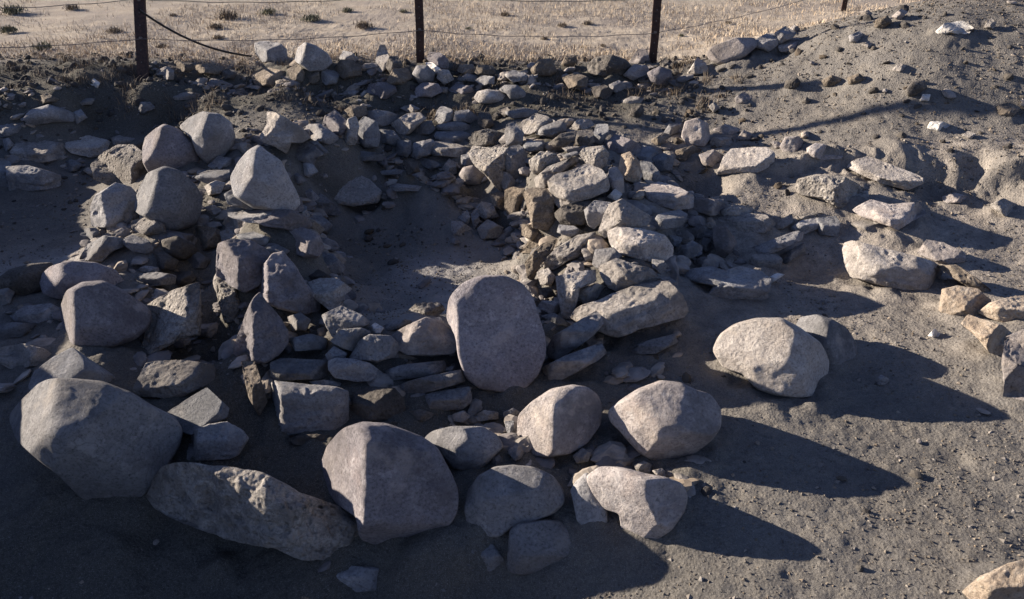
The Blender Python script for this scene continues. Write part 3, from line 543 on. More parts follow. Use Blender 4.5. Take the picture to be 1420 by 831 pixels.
R s|750,438 770,435 785,446 790,453 770,449|small bluish stone under the one with the lit rim|
S g|761,482 770,466 800,448 826,433 837,446 818,467 776,497 764,493|upper one of two tilted slabs right of the upright boulder|
S g|756,509 784,495 830,478 837,491 825,501 774,528 759,523|lower one of two tilted slabs right of the upright boulder|
S s|868,485 902,472 931,465 937,475 908,490 873,491|dark flat slab half buried in the shade below the biggest slab|
K s|948,387 960,373 989,370 1006,376 1024,370 1052,376 1065,388 1062,405 1041,412 1006,416 977,417 990,397|broad flat bluish rock with a notched edge, in the shade outside the right wall|1010,385,.0,-.3,.95
S s|1020,416 1040,405 1060,402 1063,413 1045,420|small flat stone in front of the broad notched rock|
R b|900,318 0,0|x|
R g|905,360 920,362 930,374 918,380 905,372|small stone in the shade below the big layered block|
R g|815,255 0,0|x|
S g|776,312 796,314 808,322 790,328 774,322|flat stone below the dark recessed one|
R p|655,270 0,0|x|
R b|724,312 740,312 748,322 738,334 724,326|brown stone in the inner face below the upright block|
R p|745,378 760,372 770,384 764,396 750,394|pale stone at the inner foot below the long sloping block|
R d|748,400 764,398 770,410 756,414|dark stone at the inner foot left of the upright pale block|
R g|975,330 985,332 988,345 978,350 972,342|small grey stone behind the one with the bright ridge|
R s|910,385 928,384 940,394 930,402 915,398|shaded stone between the biggest slab and the broad notched rock|
S p|780,205 800,203 806,208 788,212|thin pale slab under the dark-faced blocks|
R g|905,195 0,0|x|
R p|655,292 668,280 684,284 688,298 672,304|stone low on the inner side of the right wall near its far end|
R b|680,270 695,266 704,276 700,292 686,288|earthy stone left of the brown one in the inner face|
# rubble at the far inner corner and on the chamber floor
B t|635,243 642,232 656,229 674,243 668,258 645,256|smooth pinkish stone jutting into the chamber at the far right corner|
R q|650,216 656,203 680,205 705,206 700,230 712,250 705,264 690,262 675,245 660,230|big rough pitted lump at the far right corner of the chamber|
R p|690,238 706,240 716,252 712,266 698,262|rough pale stone under the big pitted lump|
R g|626,319 627,307 640,308 653,316 657,325 630,327|small slab lying on the chamber floor, left of the little cluster|
R g|653,297 662,288 665,307 657,318|narrow stone standing in the cluster on the chamber floor|
R s|636,302 648,291 652,301 650,312|small dim stone behind the left slab of the floor cluster|
R s|662,318 676,305 697,316 691,330 668,332|rounded dim stone at the right of the floor cluster|
R s|672,292 686,290 692,300 680,304|little dim stone behind the floor cluster|
# stones on the ground outside the right wall
K c|996,242 1006,217 1015,207 1040,205 1060,205 1070,212 1071,228 1050,239 1020,240|large flat-topped pale stone alone above the shaded hollow|1035,228,-.25,-.25,.93; 1050,230,.5,-.85,.1
R t|946,189 951,170 966,165 980,173 984,190 977,202 955,201|pinkish angular stone at the outer far end of the right wall|962,185,-.4,-.8,.4; 975,185,.8,-.5,.3
R g|920,186 928,173 946,171 946,181 926,189|small tilted stone left of the pinkish angular one|
R p|985,199 989,191 1012,191 1015,200 992,204|flat whitish stone right of the pinkish angular one|
R t|989,180 1006,173 1026,179 1018,188 995,188|low tan stone behind the flat whitish one|
R t|1022,194 1030,181 1041,185 1041,195|small tan stone right of the flat whitish one|
R b|938,209 960,202 972,208 960,221 940,223|earthy brown stone in front of the pinkish angular one|
R b|902,203 905,193 920,185 931,188 914,203|brown stone left of the earthy one at the end of the wall|
R t|970,215 988,208 1002,216 994,232 976,230|earth-crusted stone left of the large flat-topped pale stone|
R t|1083,203 1089,191 1106,190 1115,198 1108,214 1090,215|cube-like tan stone with a short dark shadow on its right|1095,203,-.3,-.85,.3; 1105,203,.8,-.5,.2
R t|1121,206 1132,199 1158,205 1167,219 1141,221 1122,216|low rounded tan rock right of the cube-like stone|
K c|1178,232 1187,223 1204,217 1222,223 1256,238 1274,246 1274,254 1256,263 1222,254 1199,243|long flat pinkish slab-like stone lying below the spoil heap|1225,245,-.1,-.25,.96
R q|1106,265 1109,249 1135,242 1170,246 1199,264 1202,278 1184,288 1161,289 1140,276 1115,271|wide flat rock with a deeply pitted top|
K t|1187,291 1210,277 1233,284 1268,281 1280,296 1262,306 1245,319 1225,311 1200,301|broad pinkish rock with one shadowed end, in front of the pitted one|1230,295,-.15,-.3,.94; 1255,300,.7,-.7,.1
R p|1180,311 1200,305 1240,314 1238,323 1205,325|crumbly whitish stone at the foot of the broad pinkish rock|
K g|1045,343 1060,337 1077,330 1103,320 1112,324 1110,333 1083,346 1060,356 1046,351|upper long step-like slab of the stacked slabs on the right|
K g|1097,317 1112,306 1132,302 1134,316 1115,325|slab continuing the step-like one towards the dark end block|
K s|1134,303 1158,300 1164,310 1161,328 1138,325|dark squarish end block of the stacked slabs|
S p|1100,301 1124,295 1144,297 1129,304 1103,306|thin pale slab behind the stacked step-like slabs|
K p|1040,363 1046,353 1075,352 1083,360 1080,375 1055,376|pale lower block under the near end of the step-like slab|
S s|1083,355 1112,338 1115,349 1090,366|shaded slab under the middle of the step-like ones|
R p|1077,317 1080,306 1097,297 1099,308 1086,318|triangular pale stone behind the step-like slab|
R w|1063,387 1077,379 1087,381 1070,393|small whitish flat stone on the soil before the stacked slabs|
K c|1173,347 1176,337 1187,334 1210,340 1245,350 1285,362 1298,373 1290,394 1274,403 1233,398 1185,383|long rounded block with a rosy lit left end, isolated on the right|1185,350,-.8,-.5,.3; 1235,368,-.1,-.35,.93; 1240,375,-.15,-.97,.15; 1285,385,.8,-.6,0
K t|1277,351 1288,333 1308,337 1332,350 1334,362 1306,367|wedge stone with a sharp lit corner, upper of the pair right of the isolated block|1305,352,-.2,-.4,.9
K b|1303,369 1329,368 1352,385 1369,402 1366,412 1332,392|brown elongated stone under the wedge stone|
R o|1308,431 1311,402 1329,398 1352,402 1367,417 1360,432 1340,441 1315,441|yellowish rounded stone below the brown elongated one|
K o|1363,433 1378,420 1407,411 1432,410 1432,450 1400,451 1375,441|large tan rock cut by the right picture edge|
R o|1340,450 1349,437 1363,443 1387,452 1404,466 1404,478 1389,496 1372,488 1355,465|orange ochre rock in front of the large tan one|
K t|1395,505 1401,469 1425,458 1440,480 1440,560 1415,562 1393,556 1397,530|tall pinkish stone at the right picture edge|
K o|1345,820 1370,800 1405,785 1440,775 1440,850 1370,850|ochre rock rising at the bottom right corner|
R w|1288,466 1296,456 1303,463 1298,470|small white stone lying on lit soil left of the orange rock|
R g|1215,527 1222,520 1232,526 1228,534 1218,534|pale pebble-like stone in the shadow of the largest pale boulder|
R p|1375,285 1392,276 1408,284 1414,298 1395,300|rough pale stone near the right picture edge, below the cut bank|
R t|1308,273 1325,268 1340,273 1330,281 1312,282|low tan stone under the dark hole in the cut bank|
R p|1385,520 0,0|x|
# stones lying on the spoil heap
B t|980,73 989,64 1018,53 1044,53 1049,64 1033,79 1012,91 995,89 984,82|large tan boulder at the left foot of the spoil heap|1005,75,-.3,-.7,.6; 1030,62,.3,-.4,.85
R g|1040,62 1060,48 1075,48 1078,62 1066,71 1048,65|grey stone right of the large tan boulder on the heap|
R g|1075,46 1088,37 1103,46 1098,53 1082,61|peaked dark grey stone on the crest of the heap|
R t|1080,64 1089,55 1101,52 1112,58 1112,68 1098,75 1083,71|pinkish stone with a sharp dark shadow on the heap|
R t|1238,23 1248,13 1257,17 1248,29|small pale stone on the skyline of the heap|
R w|1297,49 1311,33 1332,30 1346,39 1340,47 1317,46 1303,51|whitish stone near the top of the heap|
R p|1366,38 1372,25 1380,32 1378,40|small pale stone right of the whitish one near the top of the heap|
R p|1238,97 1246,88 1256,91 1249,101|small pale stone half way up the heap|
C d|1258,125 1264,114 1280,112 1284,122 1272,132 1260,134|dark clod of earth in the soft shadow band across the heap|
R w|1277,140 1279,131 1289,131 1288,140|small cube-like white stone below the dark clod on the heap|
R w|1288,178 1291,169 1306,169 1316,174 1302,182|white stone low on the heap, near its foot|
C d|1088,122 1090,112 1104,108 1110,114 1103,126|dark clod above the left foot of the heap|
C d|1112,140 1118,134 1124,139 1118,145|small dark clod below the other one, left on the heap|
R p|1336,188 1342,182 1352,186 1346,194|small pale stone at the foot of the heap on the right|
R t|1020,136 1030,128 1042,134 1036,144 1022,144|tan stone at the left foot of the heap|
R t|1065,128 0,0|x|
R p|983,148 990,142 998,150 990,156|small grey white stone on the slope left of the heap|
R g|1178,50 1190,44 1200,50 1192,60 1180,58|grey stone just under the skyline of the heap|
C b|1215,28 1228,22 1236,30 1226,40 1214,38|earth lump on the skyline of the heap|
C b|1140,112 1152,104 1166,110 1158,120 1144,120|low lump of earth in the middle of the heap slope|
C b|1175,108 1190,102 1200,110 1190,118 1178,117|flat lump of earth on the heap slope, right of the low lump|
R p|1196,62 1204,57 1212,62 1206,68|small pale stone high on the heap slope|
R b|1384,148 1398,142 1412,150 1404,162 1388,160|brown stone at the right edge, low on the heap|
"""
# ---------------------------------------------------------------- stone builder
def ico(level):
    t = (1+5**.5)/2
    v = [(-1, t, 0), (1, t, 0), (-1, -t, 0), (1, -t, 0), (0, -1, t), (0, 1, t), (0, -1, -t), (0, 1, -t), (t, 0, -1), (t, 0, 1), (-t, 0, -1), (-t, 0, 1)]
    f = [(0, 11, 5), (0, 5, 1), (0, 1, 7), (0, 7, 10), (0, 10, 11), (1, 5, 9), (5, 11, 4), (11, 10, 2), (10, 7, 6), (7, 1, 8), (3, 9, 4), (3, 4, 2), (3, 2, 6), (3, 6, 8), (3, 8, 9), (4, 9, 5), (2, 4, 11), (6, 2, 10), (8, 6, 7), (9, 8, 1)]
    v = [np.array(p)/np.linalg.norm(p) for p in v]
    for _ in range(level):
        c = {}; g = []
        def m(a, b):
            k = (min(a, b), max(a, b))
            if k not in c:
                p = v[a]+v[b]; v.append(p/np.linalg.norm(p)); c[k] = len(v)-1
            return c[k]
        for a, b, d in f:
            x, y, z = m(a, b), m(b, d), m(d, a); g += [(a, x, z), (b, y, x), (d, z, y), (x, y, z)]
        f = g
    return np.array(v), np.array(f)
ICO = {k: ico(k) for k in (1, 2, 3, 4, 5)}
STY = {  # dome power, softness, rough amp, rough freq, ridge, outline smoothing, depth
 'B': (2.3, .020, .028, 1.8, .010, 1, .52), 'K': (3.2, .0045, .034, 3.0, .030, 0, .50), 'R': (2.6, .006, .046, 2.8, .034, 0, .52),
 'S': (3.6, .005, .026, 3.4, .024, 0, .60), 'C': (2.2, .05, .10, 3.2, .05, 2, .5)}
NAMES = {'B': ('boulder', 'boulder'), 'K': ('stone_block', 'stone block'), 'R': ('stone', 'stone'), 'S': ('stone_slab', 'stone slab'), 'C': ('earth_clod', 'clod')}
def radial(poly, nphi, smooth):
    c = poly.mean(0)
    # area centroid
    x, y = poly[:, 0], poly[:, 1]; x2, y2 = np.roll(x, -1), np.roll(y, -1); cr = x*y2-x2*y; a = cr.sum()/2
    c = np.array([((x+x2)*cr).sum()/(6*a), ((y+y2)*cr).sum()/(6*a)])
    p = poly-c; q = np.roll(p, -1, 0); R = np.zeros(nphi); e = q-p
    for i in range(nphi):
        ph = 2*math.pi*i/nphi; d = np.array([math.cos(ph), math.sin(ph)])
        den = d[0]*e[:, 1]-d[1]*e[:, 0]; den = np.where(abs(den) < 1e-9, 1e-9, den)
        t = (p[:, 0]*e[:, 1]-p[:, 1]*e[:, 0])/den; s = (p[:, 0]*d[1]-p[:, 1]*d[0])/den
        ok = (t > 0) & (s >= -1e-6) & (s <= 1+1e-6); R[i] = t[ok].max() if ok.any() else np.abs(p).max()*.5
    for _ in range(smooth*3): R = (np.roll(R, 1)+2*R+np.roll(R, -1))/4
    return c, R
def build_stone(kind, mat, poly, facets, seed, push=0.0):
    rng = np.random.RandomState(seed); pw, soft, amp, fr, ridge, sm, dep = STY[kind]
    poly = np.array(poly, float); g_ = {'S': 1.13, 'B': 1.0, 'C': 1.05}.get(kind, 1.09 if np.ptp(poly[:, 0]) < 60 else 1.05); poly = poly.mean(0)+(poly-poly.mean(0))*g_; c, R = radial(poly, 160, sm)
    w = np.ptp(poly[:, 0]); h = np.ptp(poly[:, 1]); size = math.sqrt(w*h)
    lvl = 5 if size > 115 else 4 if size > 42 else 3 if size > 15 else 2
    D, F_ = ICO[lvl]
    Q, _ = np.linalg.qr(rng.randn(3, 3)); D = D@Q.T               # random turn so grid poles never line up
    if np.linalg.det(Q) < 0: F_ = F_[:, ::-1]
    s = np.sqrt(D[:, 0]**2+D[:, 1]**2); ph = np.arctan2(-D[:, 1], D[:, 0]) % (2*math.pi)
    k = ph/(2*math.pi)*160; i0 = k.astype(int) % 160; fk = k-np.floor(k); Rr = R[i0]*(1-fk)+R[(i0+1) % 160]*fk
    # sit it down
    vb = poly[:, 1].max(); ub = float(poly[poly[:, 1] > vb-.22*h][:, 0].mean())
    t_hit, Pt = hit(ub, min(vb-.03*h, 860)); t_hit = t_hit[0]
    rc = ray(*c); rc_n = np.linalg.norm(rc); fwd = rc/rc_n
    # distance of silhouette plane: passes through the contact point
    dist = float(np.dot(Pt[0]-CAMP, fwd)); C = CAMP+fwd*dist
    right = np.array([1.0, 0, 0])-fwd*fwd[0]; right /= np.linalg.norm(right); up = np.cross(right, fwd); tow = -fwd
    sc = dist/(F*rc_n)*rc_n*math.cos(0)                            # metres per pixel at that distance
    optic = np.array([0, CA, -SA]); sc = float(np.dot(C-CAMP, optic))/F
    X = D[:, 0]; 
    px = Rr*s*np.cos(ph); py = -Rr*s*np.sin(ph)                   # pixels right, up from centre
    px, py = px*sc, py*sc; W, Hh = w*sc, h*sc; m = min(W, Hh*1.25); T = dep*m
    if facets: pw = pw+.7
    dome = (1.18 if facets else 1.0)*T*np.clip(1-s**pw, 0, 1)**(1/pw)
    sz = size*sc; K_ = soft*sz*2
    pl = []; planes = []
    def add(x0, y0, n, frac=.80):
        n = np.array(n, float); n /= np.linalg.norm(n); a, b, g = n@right, n@up, n@tow
        g = max(g, .30 if not facets else .16)
        r0 = math.hypot(x0, y0); phx = (math.atan2(-y0, x0) % (2*math.pi))/(2*math.pi)*160; rr = R[int(phx) % 160]*sc
        z0 = abs(frac)*T*max(.05, 1-min(1, r0/rr)**pw)**(1/pw)
        if frac < 0:                                               # hinge on the surface cut so far
            z0 = min([z0]+[q[0]-(q[1]*(x0-q[4])+q[2]*(y0-q[5]))/q[3] for q in planes])
        planes.append((z0, a, b, g, x0, y0))
        pl.append(z0-(a*(px-x0)+b*(py-y0))/g)
    if facets:
        for f in facets: add((f[0]-c[0])*sc, -(f[1]-c[1])*sc, f[2:5], f[5] if len(f) > 5 else (.82 if kind == 'B' else .74)*(1 if f is facets[0] else -1.2))
    if kind in 'KS' and not facets:
        e = rng.uniform(-.02, .16) if kind == 'K' else rng.uniform(-.08, .08)
        j = lambda q: rng.uniform(-q, q)
        add(j(.1)*W, (.5-.45+e)*Hh*.5, (j(.22)-.05, -.12+j(.2), 1)); add(j(.1)*W, (.5-.45+e)*Hh*.5, (j(.35), -1, .12+j(.2)))
        add(-.33*W, 0, (-1, -.45+j(.3), .2)); add(.36*W, 0, (1, -.45+j(.3), .2))
    if kind == 'R' and not facets:
        j = lambda q: rng.uniform(-q, q)
        xr = j(.18)*W; yr = j(.14)*Hh
        add(xr, yr, (j(.4), -.25+j(.25), 1), .9); add(xr, yr, (-.75+j(.2), -.7, .3+j(.2)), .9); add(xr, yr, (.55+j(.25), -.75, .2+j(.25)), .9)
    nrand = {'B': 7, 'K': 9, 'R': 11, 'S': 5, 'C': 3}[kind]
    for _ in range(nrand):
        an = rng.uniform(0, 2*math.pi); q = rng.uniform(.35, .75)
        q = q*(1.25 if _ % 2 else .8); n = right*math.cos(an)*q+up*math.sin(an)*q+tow*rng.uniform(.45, 1)
        add(math.cos(an)*W*.5*q*.8, math.sin(an)*Hh*.5*q*.8, n, rng.uniform(.90, 1.02) if kind != 'B' else rng.uniform(.93, 1.02))
    Zs = np.stack([dome]+pl); zmin = Zs.min(0)
    zf = zmin-K_*np.log(np.exp(-(Zs-zmin)/K_).sum(0))*.5
    rimfix = np.clip(1-s, 0, 1)
    back = -T*1.05*np.clip(1-s**2.4, 0, 1)**(1/2.4)
    q_ = np.clip((py/Hh+.25)/.5, 0, 1); q_ = q_*q_*(3-2*q_); zf = np.maximum(zf, -((.7 if kind == 'B' and facets else .3)+1.2*q_)*T)
    front = D[:, 2] >= 0
    z = np.where(front, zf, np.minimum(back, zf-.0*T))
    # bring the lower rim onto the ground
    low = front & (py < py.min()*.72) & (np.abs(px) < .35*W)
    shift = -float(np.median(z[low])) if low.any() else 0
    shift = max(min(shift, 1.2*T), -.3*T)+push+(0 if kind in 'B' else .16*T)
    co = right*px[:, None]+up*py[:, None]+tow*(z+shift)[:, None]
    # weathering
    nrm = D[:, 0, None]*right+D[:, 1, None]*up+D[:, 2, None]*tow
    p = co/sz; o3 = rng.rand(3)*50
    inner = .35+.65*np.clip((1-s)*4, 0, 1)
    dn = amp*fbm(p*fr+o3, seed, 4, .5)
    if ridge:
        dn = dn - ridge*np.abs(fbm(p*fr*2.1+o3+9, seed+3, 3))*2.0
        dn = dn + ridge*.55*fbm(p*fr*6+o3, seed+5, 3, .6)
        st = p@(np.array([0, 0, 1.0])+rng.randn(3)*.12); sv = st*7+vnoise(p*2+o3)*.5; fl = np.floor(sv); fr_ = np.clip((sv-fl-.82)/.18, 0, 1); layer = hsh(fl.astype(int), fl.astype(int)*0, fl.astype(int)*0, seed)*(1-fr_)+hsh(fl.astype(int)+1, fl.astype(int)*0, fl.astype(int)*0, seed)*fr_
        dn = dn + (ridge*.75 if kind in 'KS' else ridge*.2)*layer
    else: dn = dn + .006*fbm(p*9+o3, seed+4, 3)
    if mat == 's' and kind == 'S': dn = dn*.35
    if mat == 'q':
        dn = dn - .035*np.clip(fbm(p*9+o3, seed+6, 2)+.15, 0, 1) - .02*np.clip(fbm(p*20+o3, seed+7, 2), 0, 1)
    co = co+nrm*(dn*sz*inner)[:, None]
    return C, co, F_
count = {}
stone_cores = []
group = ''; seed = 0; labels = set()
for line in TABLE.strip().split('\n'):
    if line.startswith('#'): group = line[2:]; continue
    km, ol, label, fc = (line.split('|')+['', ''])[:4]
    if ' 0,0' in ol or label == 'x': continue
    kind, mat = km.split(); seed += 1
    poly = [tuple(map(float, q.split(','))) for q in ol.split()]
    fac = [list(map(float, q.split(','))) for q in fc.split(';')] if fc.strip() else []
    assert label not in labels, label
    labels.add(label)
    C, co, Fc = build_stone(kind, mat, poly, fac, 100+seed, float(line.split('|')[4]) if line.count('|') > 3 else 0.0)
    nm, cat = NAMES[kind]
    o = mesh(nm, co, Fc, M[mat], loc=tuple(C))
    o['label'] = label; o['category'] = cat; o['group'] = group
    stone_cores.append((C[0], C[1], .5*np.ptp(co[:, 0]), C[2]))
print('stones', seed)
# ground sheet: fine near the dig, coarser outwards
def axis(segs):
    r = []
    for a, b, s in segs: r += list(np.arange(a, b, s))
    return np.array(r)
xs = axis([(-3.1, 3.2, .0155), (3.2, 5.2, .02)])
xl = -3.1-np.cumsum(.018*1.075**np.arange(110)); xr = 5.2+np.cumsum(.018*1.075**np.arange(110))
xs = np.concatenate([xl[::-1], xs, xr]); xs[0] = -900; xs[-1] = 900
ys = axis([(1.5, 3.2, .0145), (3.2, 5.2, .017), (5.2, 8.6, .023), (8.6, 11, .05)])
yn = 1.5-np.cumsum(.02*1.08**np.arange(70)); yf = 11+np.cumsum(.04*1.07**np.arange(110))
ys = np.concatenate([yn[::-1], ys, yf]); ys[0] = -900; ys[-1] = 1500
GX, GY = np.meshgrid(xs, ys); gx, gy = GX.ravel(), GY.ravel()
gz = np.concatenate([H(gx[i:i+200000], gy[i:i+200000]) for i in range(0, len(gx), 200000)])
nearm = np.where((np.abs(gx) < 5.5) & (gy > 1.4) & (gy < 9.2))[0]; nx0, ny0 = gx[nearm], gy[nearm]; add_ = np.zeros(len(nearm))
for (cx, cy, rr, _z) in stone_cores:                   # soil banked up against the foot of each larger stone
    if rr < .06: continue
    k = np.where((np.abs(nx0-cx) < rr*1.9) & (np.abs(ny0-cy) < rr*1.9))[0]
    dd = np.hypot(nx0[k]-cx, ny0[k]-cy)/rr; add_[k] = np.maximum(add_[k], min(.035, .16*rr)*np.exp(-(np.maximum(dd-.75, 0)/.38)**2))
gz[nearm] += add_*(.6+.8*(fbm(np.stack([nx0, ny0, 0*nx0], 1)*9, 88, 2)+.3))
nx_, ny_ = len(xs), len(ys); idx = np.arange(nx_*ny_).reshape(ny_, nx_)
q = np.stack([idx[:-1, :-1], idx[:-1, 1:], idx[1:, 1:], idx[1:, :-1]], -1).reshape(-1, 4)
print('terrain verts', len(gx))
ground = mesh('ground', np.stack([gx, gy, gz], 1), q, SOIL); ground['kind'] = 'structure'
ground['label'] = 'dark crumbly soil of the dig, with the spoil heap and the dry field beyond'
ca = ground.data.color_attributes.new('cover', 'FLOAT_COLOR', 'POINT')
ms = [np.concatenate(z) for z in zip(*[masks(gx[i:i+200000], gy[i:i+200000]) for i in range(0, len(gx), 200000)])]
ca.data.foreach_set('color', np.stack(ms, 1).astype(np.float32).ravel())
# ---------------------------------------------------------------- loose stuff
def scatter(name, label, n, mat, dens, smin, smax, lvl, flat=.6, sd=1, rough=.35, zoff=.0, box=(-3.2, 5.0, 1.6, 9.0), power=3.0):
    rng = np.random.RandomState(sd); D, F_ = ICO[lvl] if lvl else (np.array([[1, 0, 0], [0, 1, 0], [-1, 0, 0], [0, -1, 0], [0, 0, 1], [0, 0, -1.]]), np.array([[0, 1, 4], [1, 2, 4], [2, 3, 4], [3, 0, 4], [1, 0, 5], [2, 1, 5], [3, 2, 5], [0, 3, 5]]))
    y = box[2]+(box[3]-box[2])*rng.rand(n*4)**1.25; x = rng.uniform(-1, 1, n*4)*(.72*y+.9)
    k = dens(x, y) > rng.rand(n*4); x, y = x[k][:n], y[k][:n]; n = len(x)
    z = H(x, y); sz = smin+(smax-smin)*rng.rand(n)**power; sz *= .6+.12*y
    nv = len(D); V = np.repeat(D[None], n, 0)*(1+rough*(rng.rand(n, nv, 1)-.5)*2)
    V *= np.stack([rng.uniform(.7, 1.3, n), rng.uniform(.6, 1.1, n), rng.uniform(.35, 1, n)*flat*1.3], 1)[:, None]
    a = rng.rand(n)*6.28; ca_, sa_ = np.cos(a)[:, None], np.sin(a)[:, None]; tl = rng.randn(n, 1)*.35
    vx, vy, vz = V[..., 0]*ca_-V[..., 1]*sa_, V[..., 0]*sa_+V[..., 1]*ca_, V[..., 2]+V[..., 0]*tl
    V = np.stack([vx, vy, vz], -1)*sz[:, None, None]+np.stack([x, y, z+sz*.12+zoff], 1)[:, None]
    F2 = (F_[None]+(np.arange(n)*nv)[:, None, None]).reshape(-1, 3)
    o = mesh(name, V.reshape(-1, 3), F2, mat, smooth=False); o['kind'] = 'stuff'; o['label'] = label; return o
def d_soil(x, y):
    p = np.stack([x, y, 0*x], 1); n = fbm(p*2.2, 91, 3)
    m = np.exp(-((y-7.7)/.6)**2)+.6*np.clip((x-1.6)/1, 0, 1)*np.clip((y-5.2)/.6, 0, 1)+.62+.4*np.exp(-((y-5.6)/.4)**2)*np.clip(x-1.8, 0, 1)
    return np.clip(m*(.5+1.3*np.clip(n+.2, 0, 1)), 0, 1)*(y < 8.9)
def d_grav(x, y):
    p = np.stack([x, y, 0*x], 1); n = fbm(p*1.6, 93, 3)
    wall = np.exp(-((x-1.0)/.6)**2-((y-4.7)/.9)**2)+np.exp(-((x+1.7)/.35)**2-((y-4.2)/1.0)**2)+np.exp(-((y-6.15)/.35)**2)*(x < 1.6)
    floor = np.exp(-((x+.5)/.55)**2-((y-4.7)/.7)**2)
    return np.clip((.22+.9*wall-.20*floor+.7*(y < 2.6)*(x < .2))*(.5+1.2*np.clip(n+.2, 0, 1)), 0, 1)*(y < 9.2)
scatter('soil_crumbs', 'loose crumbs and grains of dry soil over the whole dig', 60000, M['clods'], d_soil, .002, .010, 0, .8, 3, .35, power=2.5)
scatter('earth_lumps', 'bigger crumbly lumps of dark earth on the berm and the spoil heap', 2800, M['lumps'], lambda x, y: np.clip(d_soil(x, y)*np.clip((y-5.2)/1.5, .04, 1)*np.where(x > 2.2, .2, 1), 0, 1), .008, .034, 1, .8, 13, .16, power=3)
scatter('gravel', 'small pale pebbles and stone chips strewn over the soil', 9000, M['gravel'], d_grav, .003, .018, 0, .6, 4, .3)
def rubble(name, label, n, mat, smin, smax, sd, lvl=2, pw_=2.2):
    rng = np.random.RandomState(sd); D, F_ = ICO[lvl]; protos = []
    for _ in range(24):
        N_ = rng.randn(9, 3); N_ /= np.linalg.norm(N_, axis=1)[:, None]; hh = rng.uniform(.5, .85, 9)
        r = np.min(np.where(D@N_.T > .05, hh/np.maximum(D@N_.T, .05), 9), axis=1); r = np.minimum(r, 1.0)
        protos.append(D*(r*(1+.05*rng.randn(len(D))))[:, None])
    protos = np.array(protos)
    y = rng.uniform(2.4, 8.8, n*24); x = rng.uniform(-1, 1, n*24)*(.66*y+.5)
    k = wallness(x, y)*np.clip(.75+fbm(np.stack([x, y, 0*x], 1)*3, 77, 3), .1, 1) > rng.rand(len(x)); x, y = x[k][:n*2], y[k][:n*2]; n2 = len(x)
    sz = smin+(smax-smin)*rng.rand(n2)**pw_; ok = np.ones(n2, bool)
    for (cx, cy, rr, _z) in stone_cores: ok &= np.hypot(x-cx, (y-cy)*1.15) > .45*rr+sz*.8
    x, y, sz = x[ok][:n], y[ok][:n], sz[ok][:n]; n = len(x); print(name, n); V = protos[rng.randint(0, 24, n)]*np.stack([rng.uniform(.9, 1.7, n), rng.uniform(.6, 1.1, n), rng.uniform(.3, .65, n)], 1)[:, None]
    ax = rng.randn(n, 3)*np.array([.35, .35, 1.0]); a = rng.rand(n)*6.28; cz, sz_ = np.cos(a)[:, None], np.sin(a)[:, None]
    V = np.stack([V[..., 0]*cz-V[..., 1]*sz_, V[..., 0]*sz_+V[..., 1]*cz, V[..., 2]], -1)
    t1 = rng.randn(n, 1)*.22; c1, s1 = np.cos(t1), np.sin(t1); V = np.stack([V[..., 0]*c1-V[..., 2]*s1, V[..., 1], V[..., 0]*s1+V[..., 2]*c1], -1)
    t1 = rng.randn(n, 1)*.22; c1, s1 = np.cos(t1), np.sin(t1); V = np.stack([V[..., 0], V[..., 1]*c1-V[..., 2]*s1, V[..., 1]*s1+V[..., 2]*c1], -1)
    V = V*sz[:, None, None]+np.stack([x, y, H(x, y)+sz*.30], 1)[:, None]
    o = mesh(name, V.reshape(-1, 3), (F_[None]+(np.arange(n)*len(D))[:, None, None]).reshape(-1, 3), mat, smooth=False); o['kind'] = 'stuff'; o['label'] = label
rubble('rubble_stones', 'rough middling stones packed between the larger ones of the walls', 920, M['rub'], .045, .095, 33, 2, 1.3)
rubble('rubble', 'small angular rubble packed between the larger stones of the walls', 2200, M['rub'], .016, .046, 31, 1, 1.2)
rubble('rubble_chips', 'hand-sized and smaller broken stone chips lying round the walls', 2400, M['gravel'], .006, .024, 32, 1, 2.2)
# ---------------------------------------------------------------- grass
def blades(name, label, n, mat, place, hmin, hmax, wd, lean, sd, kind='stuff', parent=None, loc=None):
    rng = np.random.RandomState(sd); x, y, z = place(rng, n); n = len(x)
    h = rng.uniform(hmin, hmax, n); a = rng.rand(n)*6.28; l = np.abs(rng.randn(n))*lean*h; wv = wd*rng.uniform(.6, 1.4, n)
    b = a+1.57+rng.randn(n)*.5
    base = np.stack([x, y, z-.01], 1); dx = np.stack([np.cos(b)*wv, np.sin(b)*wv, 0*wv], 1); le = np.stack([np.cos(a)*l, np.sin(a)*l, 0*l], 1)
    up = np.array([0, 0, 1.0])
    V = np.stack([base-dx, base+dx, base+dx*.6+le*.35+up*(h*.55)[:, None], base-dx*.6+le*.35+up*(h*.55)[:, None], base+le+up*h[:, None]*.98], 1)
    i = np.arange(n)[:, None]*5
    Fc = np.concatenate([i+np.array([[0, 1, 2]]), i+np.array([[0, 2, 3]]), i+np.array([[3, 2, 4]])])
    o = mesh(name, V.reshape(-1, 3), Fc, mat, smooth=False, parent=parent, loc=loc)
    if kind: o['kind'] = kind
    o['label'] = label
    return o
def field(rng, n):
    y = 8.5+8.5*rng.rand(n)**1.7; x = rng.uniform(-1, 1, n)*(y*.72+.6); p = np.stack([x, y, 0*x], 1)
    c = fbm(p*1.1, 5, 3)+.5*fbm(p*4, 7, 3); st = masks(x, y)[0]
    k = (rng.rand(n) < np.clip(.5+c*1.9, .04, 1)) & (st > .4); x, y = x[k], y[k]; return x, y, H(x, y)
blades('dry_grass', 'short sun-bleached straw grass of the field beyond the fence', 90000, M['straw'], field, .02, .085, .004, .9, 11)
